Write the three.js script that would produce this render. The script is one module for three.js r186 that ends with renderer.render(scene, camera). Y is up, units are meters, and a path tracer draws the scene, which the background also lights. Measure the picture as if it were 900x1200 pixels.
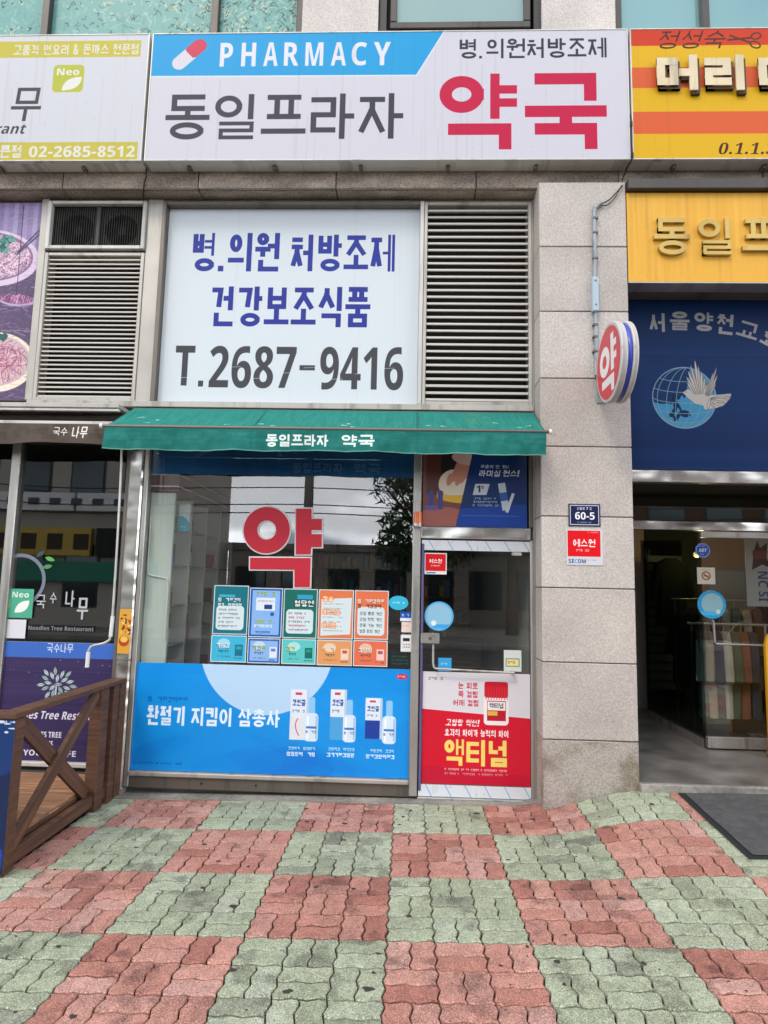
import * as THREE from 'three';
import { mergeGeometries } from 'three/addons/utils/BufferGeometryUtils.js';

// ---------------------------------------------------------------- camera, sky, sun, exposure
const scene = new THREE.Scene();
const FPX = 743.56;                                   // focal length in photograph pixels (900 x 1200)
const camera = new THREE.PerspectiveCamera(2 * Math.atan(600 / FPX) * 180 / Math.PI, 0.75, 0.05, 600);
camera.rotation.order = 'YXZ';
camera.rotation.set(0.116933, 0.037556, 0.022354);
camera.position.set(0, 1.66525, 5.25145);
camera.updateMatrixWorld(true);
const renderer = new THREE.WebGLRenderer({ antialias: true });
renderer.toneMapping = THREE.LinearToneMapping;
renderer.shadowMap.enabled = true;
renderer.toneMappingExposure = 1.09;

// seeded noise
function rng(seed) { let a = seed | 0; return () => { a = (a + 0x6d2b79f5) | 0; let t = Math.imul(a ^ (a >>> 15), 1 | a); t = (t + Math.imul(t ^ (t >>> 7), 61 | t)) ^ t; return ((t ^ (t >>> 14)) >>> 0) / 4294967296; }; }
const hash = (x, y, s) => { let h = Math.imul(x | 0, 374761393) ^ Math.imul(y | 0, 668265263) ^ Math.imul(s | 0, 2147483647 - 977); h = Math.imul(h ^ (h >>> 13), 1274126177); h ^= h >>> 16; return (h >>> 0) / 4294967296; };
const sm = (t) => t * t * (3 - 2 * t), lerp = (a, b, t) => a + (b - a) * t, clamp = (x, a = 0, b = 1) => Math.min(b, Math.max(a, x));
const sstep = (a, b, x) => sm(clamp((x - a) / (b - a)));
function vnoise(x, y, p, s) { const ix = Math.floor(x), iy = Math.floor(y), fx = sm(x - ix), fy = sm(y - iy), pa = Array.isArray(p) ? p : [p, p], w = (v, q) => (q ? ((v % q) + q) % q : v), a = w(ix, pa[0]), b = w(ix + 1, pa[0]), c = w(iy, pa[1]), d = w(iy + 1, pa[1]); return lerp(lerp(hash(a, c, s), hash(b, c, s), fx), lerp(hash(a, d, s), hash(b, d, s), fx), fy); }
function fbm(x, y, p, s, n = 4) { let v = 0, a = 0.5, t = 0; for (let i = 0; i < n; i++) { v += a * vnoise(x, y, p, s + i * 17); t += a; x *= 2; y *= 2; p = Array.isArray(p) ? [p[0] * 2, p[1] * 2] : p * 2; a *= 0.5; } return v / t; }

{ // bright, mostly clouded summer sky
  const W = 1024, H = 512, d = new Float32Array(W * H * 4);
  for (let r = 0; r < H; r++) {
    const up = ((r + 0.5) / H - 0.5) * Math.PI, y = Math.sin(up);
    for (let c = 0; c < W; c++) {
      const an = ((c + 0.5) / W - 0.5) * 2 * Math.PI, x = Math.cos(an) * Math.cos(up), z = Math.sin(an) * Math.cos(up), o = (r * W + c) * 4;
      let col;
      if (y > 0) {
        const k = 1 / (y + 0.16), u = x * k * 1.35 + 40, v = z * k * 1.35 + 40, n = fbm(u, v, 0, 5, 6), m = fbm(u * 0.6 + 9, v * 0.6, 0, 90, 3);
        const cover = sstep(0.38, 0.56, n * 0.75 + m * 0.35), thick = sstep(0.42, 0.68, n);
        const blue = [0.5 + 0.5 * (1 - y) ** 4, 0.75 + 0.4 * (1 - y) ** 4, 1.2 + 0.15 * (1 - y) ** 4], L = lerp(2.2, 1.1, thick) * (1 + 1.7 * sstep(0.4, 0.1, y));   // sunlit cloud flanks low down, grey undersides overhead
        col = blue.map((b, i) => lerp(b, L * [0.97, 1, 1.05][i], cover));
      } else col = [0.2, 0.19, 0.18];
      d[o] = col[0]; d[o + 1] = col[1]; d[o + 2] = col[2]; d[o + 3] = 1;
    }
  }
  const t = new THREE.DataTexture(d, W, H, THREE.RGBAFormat, THREE.FloatType);
  t.mapping = THREE.EquirectangularReflectionMapping; t.magFilter = t.minFilter = THREE.LinearFilter; t.wrapS = THREE.RepeatWrapping; t.needsUpdate = true;
  scene.background = t; scene.environment = t;
}
const sun = new THREE.DirectionalLight(0xfff1de, 1.3);
sun.name = 'sun'; sun.position.set(-7, 17, 13); sun.target.position.set(0, 1, 0); sun.castShadow = true; sun.shadow.radius = 24;
sun.shadow.mapSize.set(2048, 2048); Object.assign(sun.shadow.camera, { left: -9, right: 9, top: 9, bottom: -9, near: 1, far: 50 });
scene.add(sun, sun.target);

// ---------------------------------------------------------------- helpers
// a photograph pixel gives a direction; the plane z (a facade depth) gives the distance
const _q = new THREE.Quaternion().setFromEuler(camera.rotation);
function P(px, py, z = 0) { const d = new THREE.Vector3((px - 450) / FPX, -(py - 600) / FPX, -1).applyQuaternion(_q), s = (z - camera.position.z) / d.z; return [camera.position.x + d.x * s, camera.position.y + d.y * s, z]; }
function rect(l, t, r, b, z = 0) { const mx = (l + r) / 2, my = (t + b) / 2; return { x0: P(l, my, z)[0], x1: P(r, my, z)[0], y0: P(mx, b, z)[1], y1: P(mx, t, z)[1], z }; }
const V3 = (a) => new THREE.Vector3(...a);

const used = new Map(), where = new WeakMap(), ZERO = new THREE.Vector3();
function numbered(n) { const k = used.get(n) ?? 0; used.set(n, k + 1); return k ? n + '_' + String(k).padStart(3, '0') : n; }
function tag(o, label, category, group, kind) { o.userData.label = label; o.userData.category = category; if (group) o.userData.group = group; if (kind) o.userData.kind = kind; return o; }
function thing(name, label, category, at = [0, 0, 0], group) { const g = new THREE.Group(); g.name = numbered(name); g.position.set(...at); where.set(g, V3(at)); scene.add(g); return tag(g, label, category, group); }
// a mesh at a world position, hung under its thing
function part(parent, name, geo, mat, at = [0, 0, 0], rot) {
  const m = new THREE.Mesh(geo, mat), w = V3(at); m.name = parent ? name : numbered(name); m.castShadow = m.receiveShadow = true;
  m.position.copy(w).sub(parent ? where.get(parent) ?? ZERO : ZERO); if (rot) m.rotation.set(...rot); where.set(m, w);
  (parent ?? scene).add(m); return m;
}
function structure(name, geo, mat, at) { const m = part(null, name, geo, mat, at); m.userData.kind = 'structure'; return m; }

function triUV(g, off = [0, 0, 0]) {
  const p = g.attributes.position, n = g.attributes.normal, uv = new Float32Array(p.count * 2);
  for (let i = 0; i < p.count; i++) {
    const x = p.getX(i) + off[0], y = p.getY(i) + off[1], z = p.getZ(i) + off[2], ax = Math.abs(n.getX(i)), ay = Math.abs(n.getY(i)), az = Math.abs(n.getZ(i));
    if (az >= ax && az >= ay) { uv[i * 2] = x; uv[i * 2 + 1] = y; } else if (ay >= ax) { uv[i * 2] = x; uv[i * 2 + 1] = z; } else { uv[i * 2] = z; uv[i * 2 + 1] = y; }
  }
  g.setAttribute('uv', new THREE.BufferAttribute(uv, 2)); return g;
}
let seedUV = 1; const ru = rng(7);
// box with chamfered edges, uv in metres
function cbox(w, h, d, c = 0.004) {
  c = Math.min(c, w * 0.4, h * 0.4, d * 0.4);
  const S = [w / 2, h / 2, d / 2], pos = [];
  const v = (s, ax) => s.map((q, i) => q * (S[i] - (i === ax ? 0 : c)));
  const tri = (a, b, e) => {
    const ab = b.map((q, i) => q - a[i]), ae = e.map((q, i) => q - a[i]), m = a.map((q, i) => q + b[i] + e[i]);
    const n = [ab[1] * ae[2] - ab[2] * ae[1], ab[2] * ae[0] - ab[0] * ae[2], ab[0] * ae[1] - ab[1] * ae[0]];
    if (n[0] * m[0] + n[1] * m[1] + n[2] * m[2] < 0) pos.push(...a, ...e, ...b); else pos.push(...a, ...b, ...e);
  };
  const quad = (a, b, e, f) => { tri(a, b, e); tri(a, e, f); };
  for (let ax = 0; ax < 3; ax++) for (const s of [-1, 1]) { const j = (ax + 1) % 3, k = (ax + 2) % 3, q = (sj, sk) => { const t = [0, 0, 0]; t[ax] = s; t[j] = sj; t[k] = sk; return v(t, ax); }; quad(q(-1, -1), q(1, -1), q(1, 1), q(-1, 1)); }
  for (let ax = 0; ax < 3; ax++) { const j = (ax + 1) % 3, k = (ax + 2) % 3; for (const sj of [-1, 1]) for (const sk of [-1, 1]) { const q = (sa, f) => { const t = [0, 0, 0]; t[ax] = sa; t[j] = sj; t[k] = sk; return v(t, f); }; quad(q(-1, j), q(1, j), q(1, k), q(-1, k)); } }
  for (const a of [-1, 1]) for (const b of [-1, 1]) for (const e of [-1, 1]) tri(v([a, b, e], 0), v([a, b, e], 1), v([a, b, e], 2));
  const g = new THREE.BufferGeometry(); g.setAttribute('position', new THREE.Float32BufferAttribute(pos, 3)); g.computeVertexNormals();
  return triUV(g, [ru() * 5, ru() * 5, ru() * 5]);
}
// a chamfered box given by its corners, as a part
function slab(parent, name, x0, x1, y0, y1, z0, z1, mat, c) { return part(parent, name, cbox(Math.abs(x1 - x0), Math.abs(y1 - y0), Math.abs(z1 - z0), c), mat, [(x0 + x1) / 2, (y0 + y1) / 2, (z0 + z1) / 2]); }
function place(g, at, rot) { if (rot) g.applyMatrix4(new THREE.Matrix4().makeRotationFromEuler(new THREE.Euler(...rot))); g.translate(...at); return g; }
function merge(list) { return mergeGeometries(list.map((g) => { const q = g.index ? g.toNonIndexed() : g; for (const k of Object.keys(q.attributes)) if (!['position', 'normal', 'uv'].includes(k)) q.deleteAttribute(k); return q; })); }
function tube(pts, r, seg = 24, rad = 8, tension = 0.3) { return new THREE.TubeGeometry(new THREE.CatmullRomCurve3(pts.map(V3), false, 'catmullrom', tension), seg, r, rad, false); }
function bar(a, b, w, h, c = 0.003) { // a chamfered beam from a to b
  const A = V3(a), B = V3(b), L = A.distanceTo(B), g = cbox(w, h, L, c), m = new THREE.Matrix4().lookAt(A, B, new THREE.Vector3(0, 1, 0.001)); g.applyMatrix4(m); g.translate(...A.add(B).multiplyScalar(0.5).toArray()); return g;
}

// ---------------------------------------------------------------- textures and materials
function dataTex(n, tile, fn, srgb = true) {
  const d = new Uint8Array(n * n * 4);
  for (let y = 0; y < n; y++) for (let x = 0; x < n; x++) { const c = fn(x / n, y / n, x, y), o = (y * n + x) * 4; d[o] = clamp(c[0], 0, 255); d[o + 1] = clamp(c[1], 0, 255); d[o + 2] = clamp(c[2], 0, 255); d[o + 3] = 255; }
  const t = new THREE.DataTexture(d, n, n); t.wrapS = t.wrapT = THREE.RepeatWrapping; t.magFilter = THREE.LinearFilter; t.minFilter = THREE.LinearMipmapLinearFilter; t.generateMipmaps = true; t.repeat.set(1 / tile, 1 / tile);
  if (srgb) t.colorSpace = THREE.SRGBColorSpace; t.needsUpdate = true; return t;
}
const grey = (v) => [v, v, v];
const std = (o) => new THREE.MeshStandardMaterial({ roughness: 0.8, ...o });
const phy = (o) => new THREE.MeshPhysicalMaterial({ roughness: 0.5, ...o });
const T = {};
T.granite = dataTex(1024, 2.2, (u, v, x, y) => { const a = hash(x >> 1, y >> 1, 3), e = hash(x >> 2, y >> 2, 6), c = fbm(u * 5, v * 5, 5, 8, 4); let k = 0.95 + (a - 0.5) * 0.15 + (e - 0.5) * 0.1 + (c - 0.5) * 0.16; if (a > 0.88) k *= 0.8; return [209 * k, 200 * k, 193 * k]; });
T.graniteDirty = dataTex(512, 1.1, (u, v, x, y) => { const a = hash(x >> 1, y >> 1, 203), e = hash(x >> 2, y >> 2, 206), c = fbm(u * 5, v * 5, 5, 208, 5); let k = 0.8 + (a - 0.5) * 0.17 + (e - 0.5) * 0.12 - 0.16 * sstep(0.35, 0.68, c); if (a > 0.88) k *= 0.74; const d = sstep(0.42, 0.66, c) * 16; return [(214 - d * 0.2) * k, (202 - d * 0.6) * k, (190 - d * 1.3) * k]; });
T.graniteDark = dataTex(512, 1.1, (u, v, x, y) => { const a = hash(x >> 1, y >> 1, 31), b = fbm(u * 90, v * 90, 90, 41, 2), c = fbm(u * 4, v * 9, [4, 9], 81, 4); let k = 0.86 + (b - 0.5) * 0.3 + (c - 0.5) * 0.45; if (a > 0.9) k *= 0.7; return [178 * k, 162 * k, 148 * k]; });
T.speck = dataTex(1024, 1.9, (u, v, x, y) => { const a = hash(x >> 1, y >> 1, 13), f = hash(x, y, 19), b = fbm(u * 40, v * 40, 40, 14, 3), c = fbm(u * 5, v * 5, 5, 18, 4), d = fbm(u * 14, v * 14, 14, 218, 4); let k = 0.9 + (b - 0.5) * 0.2 + (c - 0.5) * 0.2 + (f - 0.5) * 0.26 + (a - 0.5) * 0.2 - 0.17 * sstep(0.6, 0.76, d); if (a > 0.92) k *= 1.2; else if (a < 0.06) k *= 0.72; const w = a > 0.92 ? 10 : 0; return grey(222 * k + w); });
T.speckB = dataTex(512, 0.9, (u, v, x, y) => grey(255 * (0.5 * hash(x >> 1, y >> 1, 13) + 0.5 * fbm(u * 40, v * 40, 40, 22, 3))), false);
T.concrete = dataTex(512, 1.6, (u, v, x, y) => { const b = fbm(u * 60, v * 60, 60, 24, 3), c = fbm(u * 4, v * 4, 4, 28, 4); return [150 * (0.75 + b * 0.3 + (c - 0.5) * 0.5), 146 * (0.75 + b * 0.3 + (c - 0.5) * 0.5), 138 * (0.75 + b * 0.3 + (c - 0.5) * 0.5)]; });
T.asphalt = dataTex(512, 2, (u, v, x, y) => grey(58 + 30 * hash(x, y, 51) + 20 * (fbm(u * 8, v * 8, 8, 52, 3) - 0.5)));
T.grime = dataTex(512, 2.3, (u, v) => { const c = fbm(u * 6, v * 6, 6, 61, 5), d = fbm(u * 40, v * 3, [40, 3], 63, 4); return grey(255 * (0.84 + 0.18 * c - 0.16 * sstep(0.52, 0.85, d))); });
T.metalRough = dataTex(256, 0.6, (u, v) => grey(255 * (0.3 + 0.35 * fbm(u * 3, v * 40, [3, 40], 71, 3) + 0.3 * fbm(u * 5, v * 5, 5, 72, 4))), false);
T.dent = dataTex(256, 0.9, (u, v) => grey(255 * fbm(u * 4, v * 7, [4, 7], 77, 2)), false);
T.wood = dataTex(512, 1.0, (u, v) => { const w = fbm(u * 3, v * 60, [3, 60], 33, 4), g = fbm(u * 2 + 3, v * 12, [2, 12], 36, 3), k = 0.6 + 0.65 * w * (0.6 + 0.6 * g); return [122 * k, 88 * k, 66 * k]; });
T.deck = dataTex(512, 1.0, (u, v) => { const w = fbm(u * 3, v * 60, [3, 60], 133, 4), g = fbm(u * 4, v * 8, [4, 8], 136, 3), k = 0.55 + 0.6 * w * (0.6 + 0.7 * g); return [176 * k, 128 * k, 92 * k]; });
T.cloth = dataTex(512, 0.9, (u, v, x, y) => { const w = ((x & 1) ^ (y & 1)) * 0.04, c = fbm(u * 5, v * 5, 5, 43, 4), s = fbm(u * 22, v * 2, [22, 2], 47, 3); return grey(255 * (0.82 + w + (c - 0.5) * 0.3 - 0.14 * sstep(0.55, 0.8, s))); });
T.clothBump = dataTex(256, 0.7, (u, v) => grey(255 * fbm(u * 3, v * 2, [3, 2], 45, 3)), false);
T.tile = dataTex(512, 2, (u, v) => { const c = fbm(u * 9, v * 9, 9, 53, 5); return [108 * (0.7 + 0.6 * c), 105 * (0.7 + 0.6 * c), 101 * (0.7 + 0.6 * c)]; });

const M = {
  granite: phy({ map: T.granite, roughness: 0.62, bumpMap: T.speckB, bumpScale: 0.0008 }),
  graniteB: phy({ map: T.granite, color: 0xf5f3f1, roughness: 0.62, bumpMap: T.speckB, bumpScale: 0.0008 }),
  graniteC: phy({ map: T.granite, color: 0xeceae9, roughness: 0.66, bumpMap: T.speckB, bumpScale: 0.0008 }),
  graniteDirty: phy({ map: T.graniteDirty, roughness: 0.75, bumpMap: T.speckB, bumpScale: 0.0008 }),
  graniteDark: std({ map: T.graniteDark, roughness: 0.8 }),
  joint: std({ color: 0x4a443d, roughness: 0.95 }),
  concrete: std({ map: T.concrete, roughness: 0.92, bumpMap: T.speckB, bumpScale: 0.001 }),
  asphalt: std({ map: T.asphalt, roughness: 0.95 }),
  bed: std({ color: 0x3a322b, roughness: 1, map: T.speck }),
  alu: std({ color: 0xc2bdb4, map: T.grime, metalness: 0.35, roughness: 0.48 }),
  aluWhite: std({ color: 0xd8d6d0, map: T.grime, metalness: 0.15, roughness: 0.5 }),
  slat: std({ color: 0xc4bfb6, metalness: 0.1, roughness: 0.5 }),
  steel: std({ color: 0xc9c6c0, map: T.grime, metalness: 0.75, roughness: 0.62, roughnessMap: T.metalRough }),
  mirrorSteel: std({ color: 0xdcd9d4, metalness: 0.95, roughness: 0.24, bumpMap: T.dent, bumpScale: 0.02 }),
  steelDark: std({ color: 0x7d766d, map: T.grime, metalness: 0.6, roughness: 0.5 }),
  frameDark: std({ color: 0x3c3a38, metalness: 0.5, roughness: 0.45 }),
  bronze: std({ color: 0x54504c, map: T.grime, metalness: 0.55, roughness: 0.45 }),
  black: std({ color: 0x121212, roughness: 0.7 }),
  dark: std({ color: 0x1b1918, roughness: 0.9 }),
  rubber: std({ color: 0x1d1e20, roughness: 0.85 }),
  white: std({ color: 0xdedddb, roughness: 0.5 }),
  plaster: std({ color: 0x9a958c, roughness: 0.95 }),
  wood: std({ map: T.wood, color: 0xd2c6ba, roughness: 0.7, bumpMap: T.wood, bumpScale: 0.002 }),
  
  deck: std({ map: T.deck, roughness: 0.8, bumpMap: T.deck, bumpScale: 0.002 }),
  awning: std({ color: 0x26786f, map: T.cloth, roughness: 0.85, bumpMap: T.clothBump, bumpScale: 0.02, side: THREE.DoubleSide }),
  brownCloth: std({ color: 0x54483f, map: T.cloth, roughness: 0.9, bumpMap: T.clothBump, bumpScale: 0.02, side: THREE.DoubleSide }),
  glass: phy({ color: 0xf2f8f6, transmission: 1, thickness: 0, roughness: 0.0, ior: 2.25 }),
  glassTint: phy({ color: 0xa9bdb8, transmission: 1, thickness: 0, roughness: 0.0, ior: 2.1 }),
  gold: std({ color: 0xd0b267, map: T.grime, metalness: 0.55, roughness: 0.5 }),
  tile: std({ map: T.tile, roughness: 0.35 }),
  conduit: std({ color: 0x9fa9ad, map: T.grime, metalness: 0.3, roughness: 0.5 }),
  cable: std({ color: 0x2a2725, roughness: 0.7 }),
};

// ---------------------------------------------------------------- Hangul lettering, drawn as strokes
const LEAD = 'ㄱㄲㄴㄷㄸㄹㅁㅂㅃㅅㅆㅇㅈㅉㅊㅋㅌㅍㅎ', VOW = 'ㅏㅐㅑㅒㅓㅔㅕㅖㅗㅘㅙㅚㅛㅜㅝㅞㅟㅠㅡㅢㅣ', TAIL = ' ㄱㄲㄳㄴㄵㄶㄷㄹㄺㄻㄼㄽㄾㄿㅀㅁㅂㅄㅅㅆㅇㅈㅊㅋㅌㅍㅎ';
const SPLIT = { 'ㅘ': 'ㅗㅏ', 'ㅙ': 'ㅗㅐ', 'ㅚ': 'ㅗㅣ', 'ㅝ': 'ㅜㅓ', 'ㅞ': 'ㅜㅔ', 'ㅟ': 'ㅜㅣ', 'ㅢ': 'ㅡㅣ' }, DOUBLE = { 'ㄲ': 'ㄱ', 'ㄸ': 'ㄷ', 'ㅃ': 'ㅂ', 'ㅆ': 'ㅅ', 'ㅉ': 'ㅈ' };
function consonant(c, x0, y0, x1, y1, s, lead) {
  if (DOUBLE[c]) { const m = (x0 + x1) / 2; return [...consonant(DOUBLE[c], x0, y0, m - s * 0.25, y1, s, lead), ...consonant(DOUBLE[c], m + s * 0.25, y0, x1, y1, s, lead)]; }
  const l = x0 + s / 2, r = x1 - s / 2, t = y0 + s / 2, b = y1 - s / 2, mx = (l + r) / 2, my = (t + b) / 2, L = (...p) => ({ pts: p }), h = b - t;
  switch (c) {
    case 'ㄱ': return [L([l, t], [r, t], [lead === 'v' ? r - (r - l) * 0.2 : r, b])];
    case 'ㄴ': return [L([l, t], [l, b], [r, b])];
    case 'ㄷ': return [L([r, t], [l, t], [l, b], [r, b])];
    case 'ㄹ': return [L([l, t], [r, t], [r, my], [l, my], [l, b], [r, b])];
    case 'ㅁ': return [L([l, t], [r, t], [r, b], [l, b], [l, t], [r, t])];
    case 'ㅂ': return [L([l, t], [l, b], [r, b], [r, t]), L([l, my], [r, my])];
    case 'ㅅ': return [L([mx, t], [mx, t + h * 0.25], [l, b]), L([mx, t + h * 0.3], [r, b])];
    case 'ㅇ': return [{ o: [mx, my, (r - l) / 2, h / 2] }];
    case 'ㅈ': return [L([l, t], [r, t]), L([mx, t], [mx, t + h * 0.3], [l, b]), L([mx, t + h * 0.35], [r, b])];
    case 'ㅊ': return [L([mx - s * 0.6, t], [mx + s * 0.6, t]), L([l, t + h * 0.3], [r, t + h * 0.3]), L([mx, t + h * 0.3], [mx, t + h * 0.5], [l, b]), L([mx, t + h * 0.52], [r, b])];
    case 'ㅋ': return [L([l, t], [r, t], [r, b]), L([l, my], [r, my])];
    case 'ㅌ': return [L([r, t], [l, t], [l, b], [r, b]), L([l, my], [r, my])];
    case 'ㅍ': return [L([l, t], [r, t]), L([l, b], [r, b]), L([l + (r - l) * 0.25, t], [l + (r - l) * 0.25, b]), L([r - (r - l) * 0.25, t], [r - (r - l) * 0.25, b])];
    case 'ㅎ': return [L([mx - s * 0.6, t], [mx + s * 0.6, t]), L([l, t + Math.max(s * 1.15, h * 0.26)], [r, t + Math.max(s * 1.15, h * 0.26)]), { o: [mx, b - (h - Math.max(s * 1.15, h * 0.26) - s * 0.7) / 2, (r - l) * 0.4, Math.max(s * 0.3, (h - Math.max(s * 1.15, h * 0.26) - s * 0.9) / 2)] }];
  }
  return [];
}
function vowelV(v, x0, y0, x1, y1, s) { // upright vowels
  const t = y0 + s / 2, b = y1 - s / 2, l = x0 + s / 2, r = x1 - s / 2, m = (t + b) / 2, q = Math.max((b - t) * 0.15, s * 0.78), L = (...p) => ({ pts: p });
  switch (v) {
    case 'ㅏ': return [L([l, t], [l, b]), L([l, m], [r, m])];
    case 'ㅑ': return [L([l, t], [l, b]), L([l, m - q], [r, m - q]), L([l, m + q], [r, m + q])];
    case 'ㅓ': return [L([r, t], [r, b]), L([l, m], [r, m])];
    case 'ㅕ': return [L([r, t], [r, b]), L([l, m - q], [r, m - q]), L([l, m + q], [r, m + q])];
    case 'ㅣ': return [L([(l + r) / 2, t], [(l + r) / 2, b])];
    case 'ㅐ': return [L([l, t], [l, b]), L([r, t], [r, b]), L([l, m], [r, m])];
    case 'ㅔ': return [L([r, t], [r, b]), L([r - s * 1.45, t], [r - s * 1.45, b]), L([l, m], [r - s * 1.45, m])];
    case 'ㅖ': return [L([r, t], [r, b]), L([r - s * 1.45, t], [r - s * 1.45, b]), L([l, m - q], [r - s * 1.45, m - q]), L([l, m + q], [r - s * 1.45, m + q])];
  }
  return [];
}
function vowelH(v, x0, y0, x1, y1, s) {
  const t = y0 + s / 2, b = y1 - s / 2, l = x0 + s / 2, r = x1 - s / 2, m = (l + r) / 2, q = (r - l) * 0.17, L = (...p) => ({ pts: p });
  switch (v) {
    case 'ㅗ': return [L([l, b], [r, b]), L([m, t], [m, b])];
    case 'ㅛ': return [L([l, b], [r, b]), L([m - q, t], [m - q, b]), L([m + q, t], [m + q, b])];
    case 'ㅜ': return [L([l, t], [r, t]), L([m, t], [m, b])];
    case 'ㅠ': return [L([l, t], [r, t]), L([m - q, t], [m - q, b]), L([m + q, t], [m + q, b])];
    case 'ㅡ': return [L([l, (t + b) / 2], [r, (t + b) / 2])];
  }
  return [];
}
// strokes of one syllable filling a box, stroke width s
function syllable(ch, x, y, w, h, s) {
  const code = ch.charCodeAt(0) - 0xac00, X = (f) => x + f * w, Y = (f) => y + f * h;
  const c = LEAD[Math.floor(code / 588)], v = VOW[Math.floor((code % 588) / 28)], f = TAIL[code % 28], tail = f !== ' ';
  const thin = (list, k) => list.map((p) => ({ ...p, s: k })), C = (a, b, d, e, how) => { const k = 'ㅎㅊ'.includes(c) && (e - b) < 0.6 ? s * 0.76 : s; return thin(consonant(c, X(a), Y(b), X(d), Y(e), k, how), k); };
  const F = (a, b, d, e) => { if (!tail) return []; const k = f === 'ㄹ' ? s * 0.74 : f === 'ㅂ' ? s * 0.88 : s; return thin(consonant(f, X(a), Y(f === 'ㄹ' ? b - 0.05 : b), X(d), Y(e), k), k); };
  const wide = 'ㅐㅔㅖ'.includes(v);
  if (SPLIT[v]) {
    const [h1, v1] = SPLIT[v];
    return tail ? [...C(0.06, 0, 0.54, 0.32), ...vowelH(h1, X(0), Y(0.36), X(0.62), Y(h1 === 'ㅡ' ? 0.52 : 0.62), s), ...vowelV(v1, X(v1 === 'ㅓ' ? 0.5 : 0.68), Y(0), X(0.98), Y(0.68), s), ...F(0.14, 0.7, 0.96, 1)]
      : [...C(0.05, 0.04, 0.55, 0.5), ...vowelH(h1, X(0), Y(0.56), X(0.64), Y(0.86), s), ...vowelV(v1, X(v1 === 'ㅓ' ? 0.5 : 0.7), Y(0), X(1), Y(1), s)];
  }
  if ('ㅗㅛㅜㅠㅡ'.includes(v)) {
    const down = 'ㅜㅠ'.includes(v);
    return tail ? [...C(0.12, 0, 0.88, 0.37, 'h'), ...vowelH(v, X(0), Y(v === 'ㅡ' ? 0.4 : down ? 0.43 : 0.34), X(1), Y(v === 'ㅡ' ? 0.58 : down ? 0.68 : 0.57), s), ...F(0.12, down ? 0.66 : 0.62, 0.88, 1)]
      : [...C(0.12, 0.02, 0.88, down ? 0.5 : 0.56, 'h'), ...vowelH(v, X(0), Y(v === 'ㅡ' ? 0.7 : down ? 0.56 : 0.55), X(1), Y(v === 'ㅡ' ? 0.95 : down ? 1 : 0.94), s)];
  }
  const left = 'ㅓㅕ'.includes(v), one = v === 'ㅣ', sv = wide || 'ㅑㅕ'.includes(v) ? Math.min(s, 0.115 * w) : s;                            // room for the vowel beside the consonant
  const c1 = one ? 0.64 : left ? 0.48 : v === 'ㅐ' ? 0.52 : v === 'ㅔ' || v === 'ㅖ' ? 0.46 : 0.58, v0 = one ? 0.72 : left ? 0.5 : v === 'ㅔ' || v === 'ㅖ' ? 0.5 : v === 'ㅐ' ? 0.6 : 0.66, v1 = left ? 0.9 : one ? 0.96 : 0.99;
  return tail ? [...C(0.03, 0.03, c1, 0.52, 'v'), ...thin(vowelV(v, X(v0), Y(0), X(v1), Y(f === 'ㄹ' ? 0.56 : 0.6), sv), sv), ...F(0.14, 0.66, 0.92, 1)]
    : [...C(0.02, 0.08, c1, 0.86, 'v'), ...thin(vowelV(v, X(v0), Y(0), X(v1), Y(1), sv), sv)];
}
const isH = (c) => c >= '가' && c <= '힣', adv = (c) => (isH(c) ? 1 : c === ' ' ? 0.42 : c === '.' || c === '!' || c === ',' ? 0.36 : c === '-' ? 0.5 : 0.66);
function strokesOf(text, x, y, w, h, weight, gap = 0.08) {
  const tot = [...text].reduce((a, c) => a + adv(c), 0), u = w / (tot - gap), out = []; let cx = x;
  for (const c of text) { const cw = u * (adv(c) - gap); if (isH(c)) out.push(...syllable(c, cx, y, cw, h, weight)); else if (c !== ' ') out.push({ ch: c, box: [cx, y, cw, h] }); cx += u * adv(c); }
  return out;
}
function latin(x, text, bx, by, bw, bh, font = 'bold 100px sans-serif', stroke) { // fills the box exactly
  x.save(); x.font = font; const m = x.measureText(text), W = m.actualBoundingBoxLeft + m.actualBoundingBoxRight, Hh = m.actualBoundingBoxAscent + m.actualBoundingBoxDescent;
  x.translate(bx, by); x.scale(bw / W, bh / Hh); if (stroke) { x.lineWidth = stroke / (bh / Hh); x.lineJoin = 'round'; x.strokeText(text, m.actualBoundingBoxLeft, m.actualBoundingBoxAscent); } else x.fillText(text, m.actualBoundingBoxLeft, m.actualBoundingBoxAscent); x.restore();
}
function hangul(x, text, bx, by, bw, bh, color, weight = 0.15, extra = 0, slant = 0, cap = 'square') {
  x.save(); if (slant) x.transform(1, 0, -slant, 1, slant * (by + bh), 0);
  const s = weight * bh; x.strokeStyle = x.fillStyle = color; x.lineWidth = s + extra; x.lineCap = cap; x.lineJoin = cap === 'round' ? 'round' : 'miter'; x.miterLimit = 3;
  for (const p of strokesOf(text, bx, by, bw, bh, s)) {
    if (p.ch) { if (p.ch === '.') x.fillRect(p.box[0], p.box[1] + bh - s * 1.15, s * 1.1 + extra, s * 1.15); else if (p.ch === '-') x.fillRect(p.box[0], p.box[1] + bh * 0.46, p.box[2], s); else latin(x, p.ch, ...p.box); continue; }
    x.lineWidth = (p.s ?? s) + extra; x.beginPath();
    if (p.o) x.ellipse(p.o[0], p.o[1], Math.max(0.0005, p.o[2]), Math.max(0.0005, p.o[3]), 0, 0, Math.PI * 2); else p.pts.forEach((q, i) => (i ? x.lineTo(...q) : x.moveTo(...q)));
    x.stroke();
  }
  x.restore();
}
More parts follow.
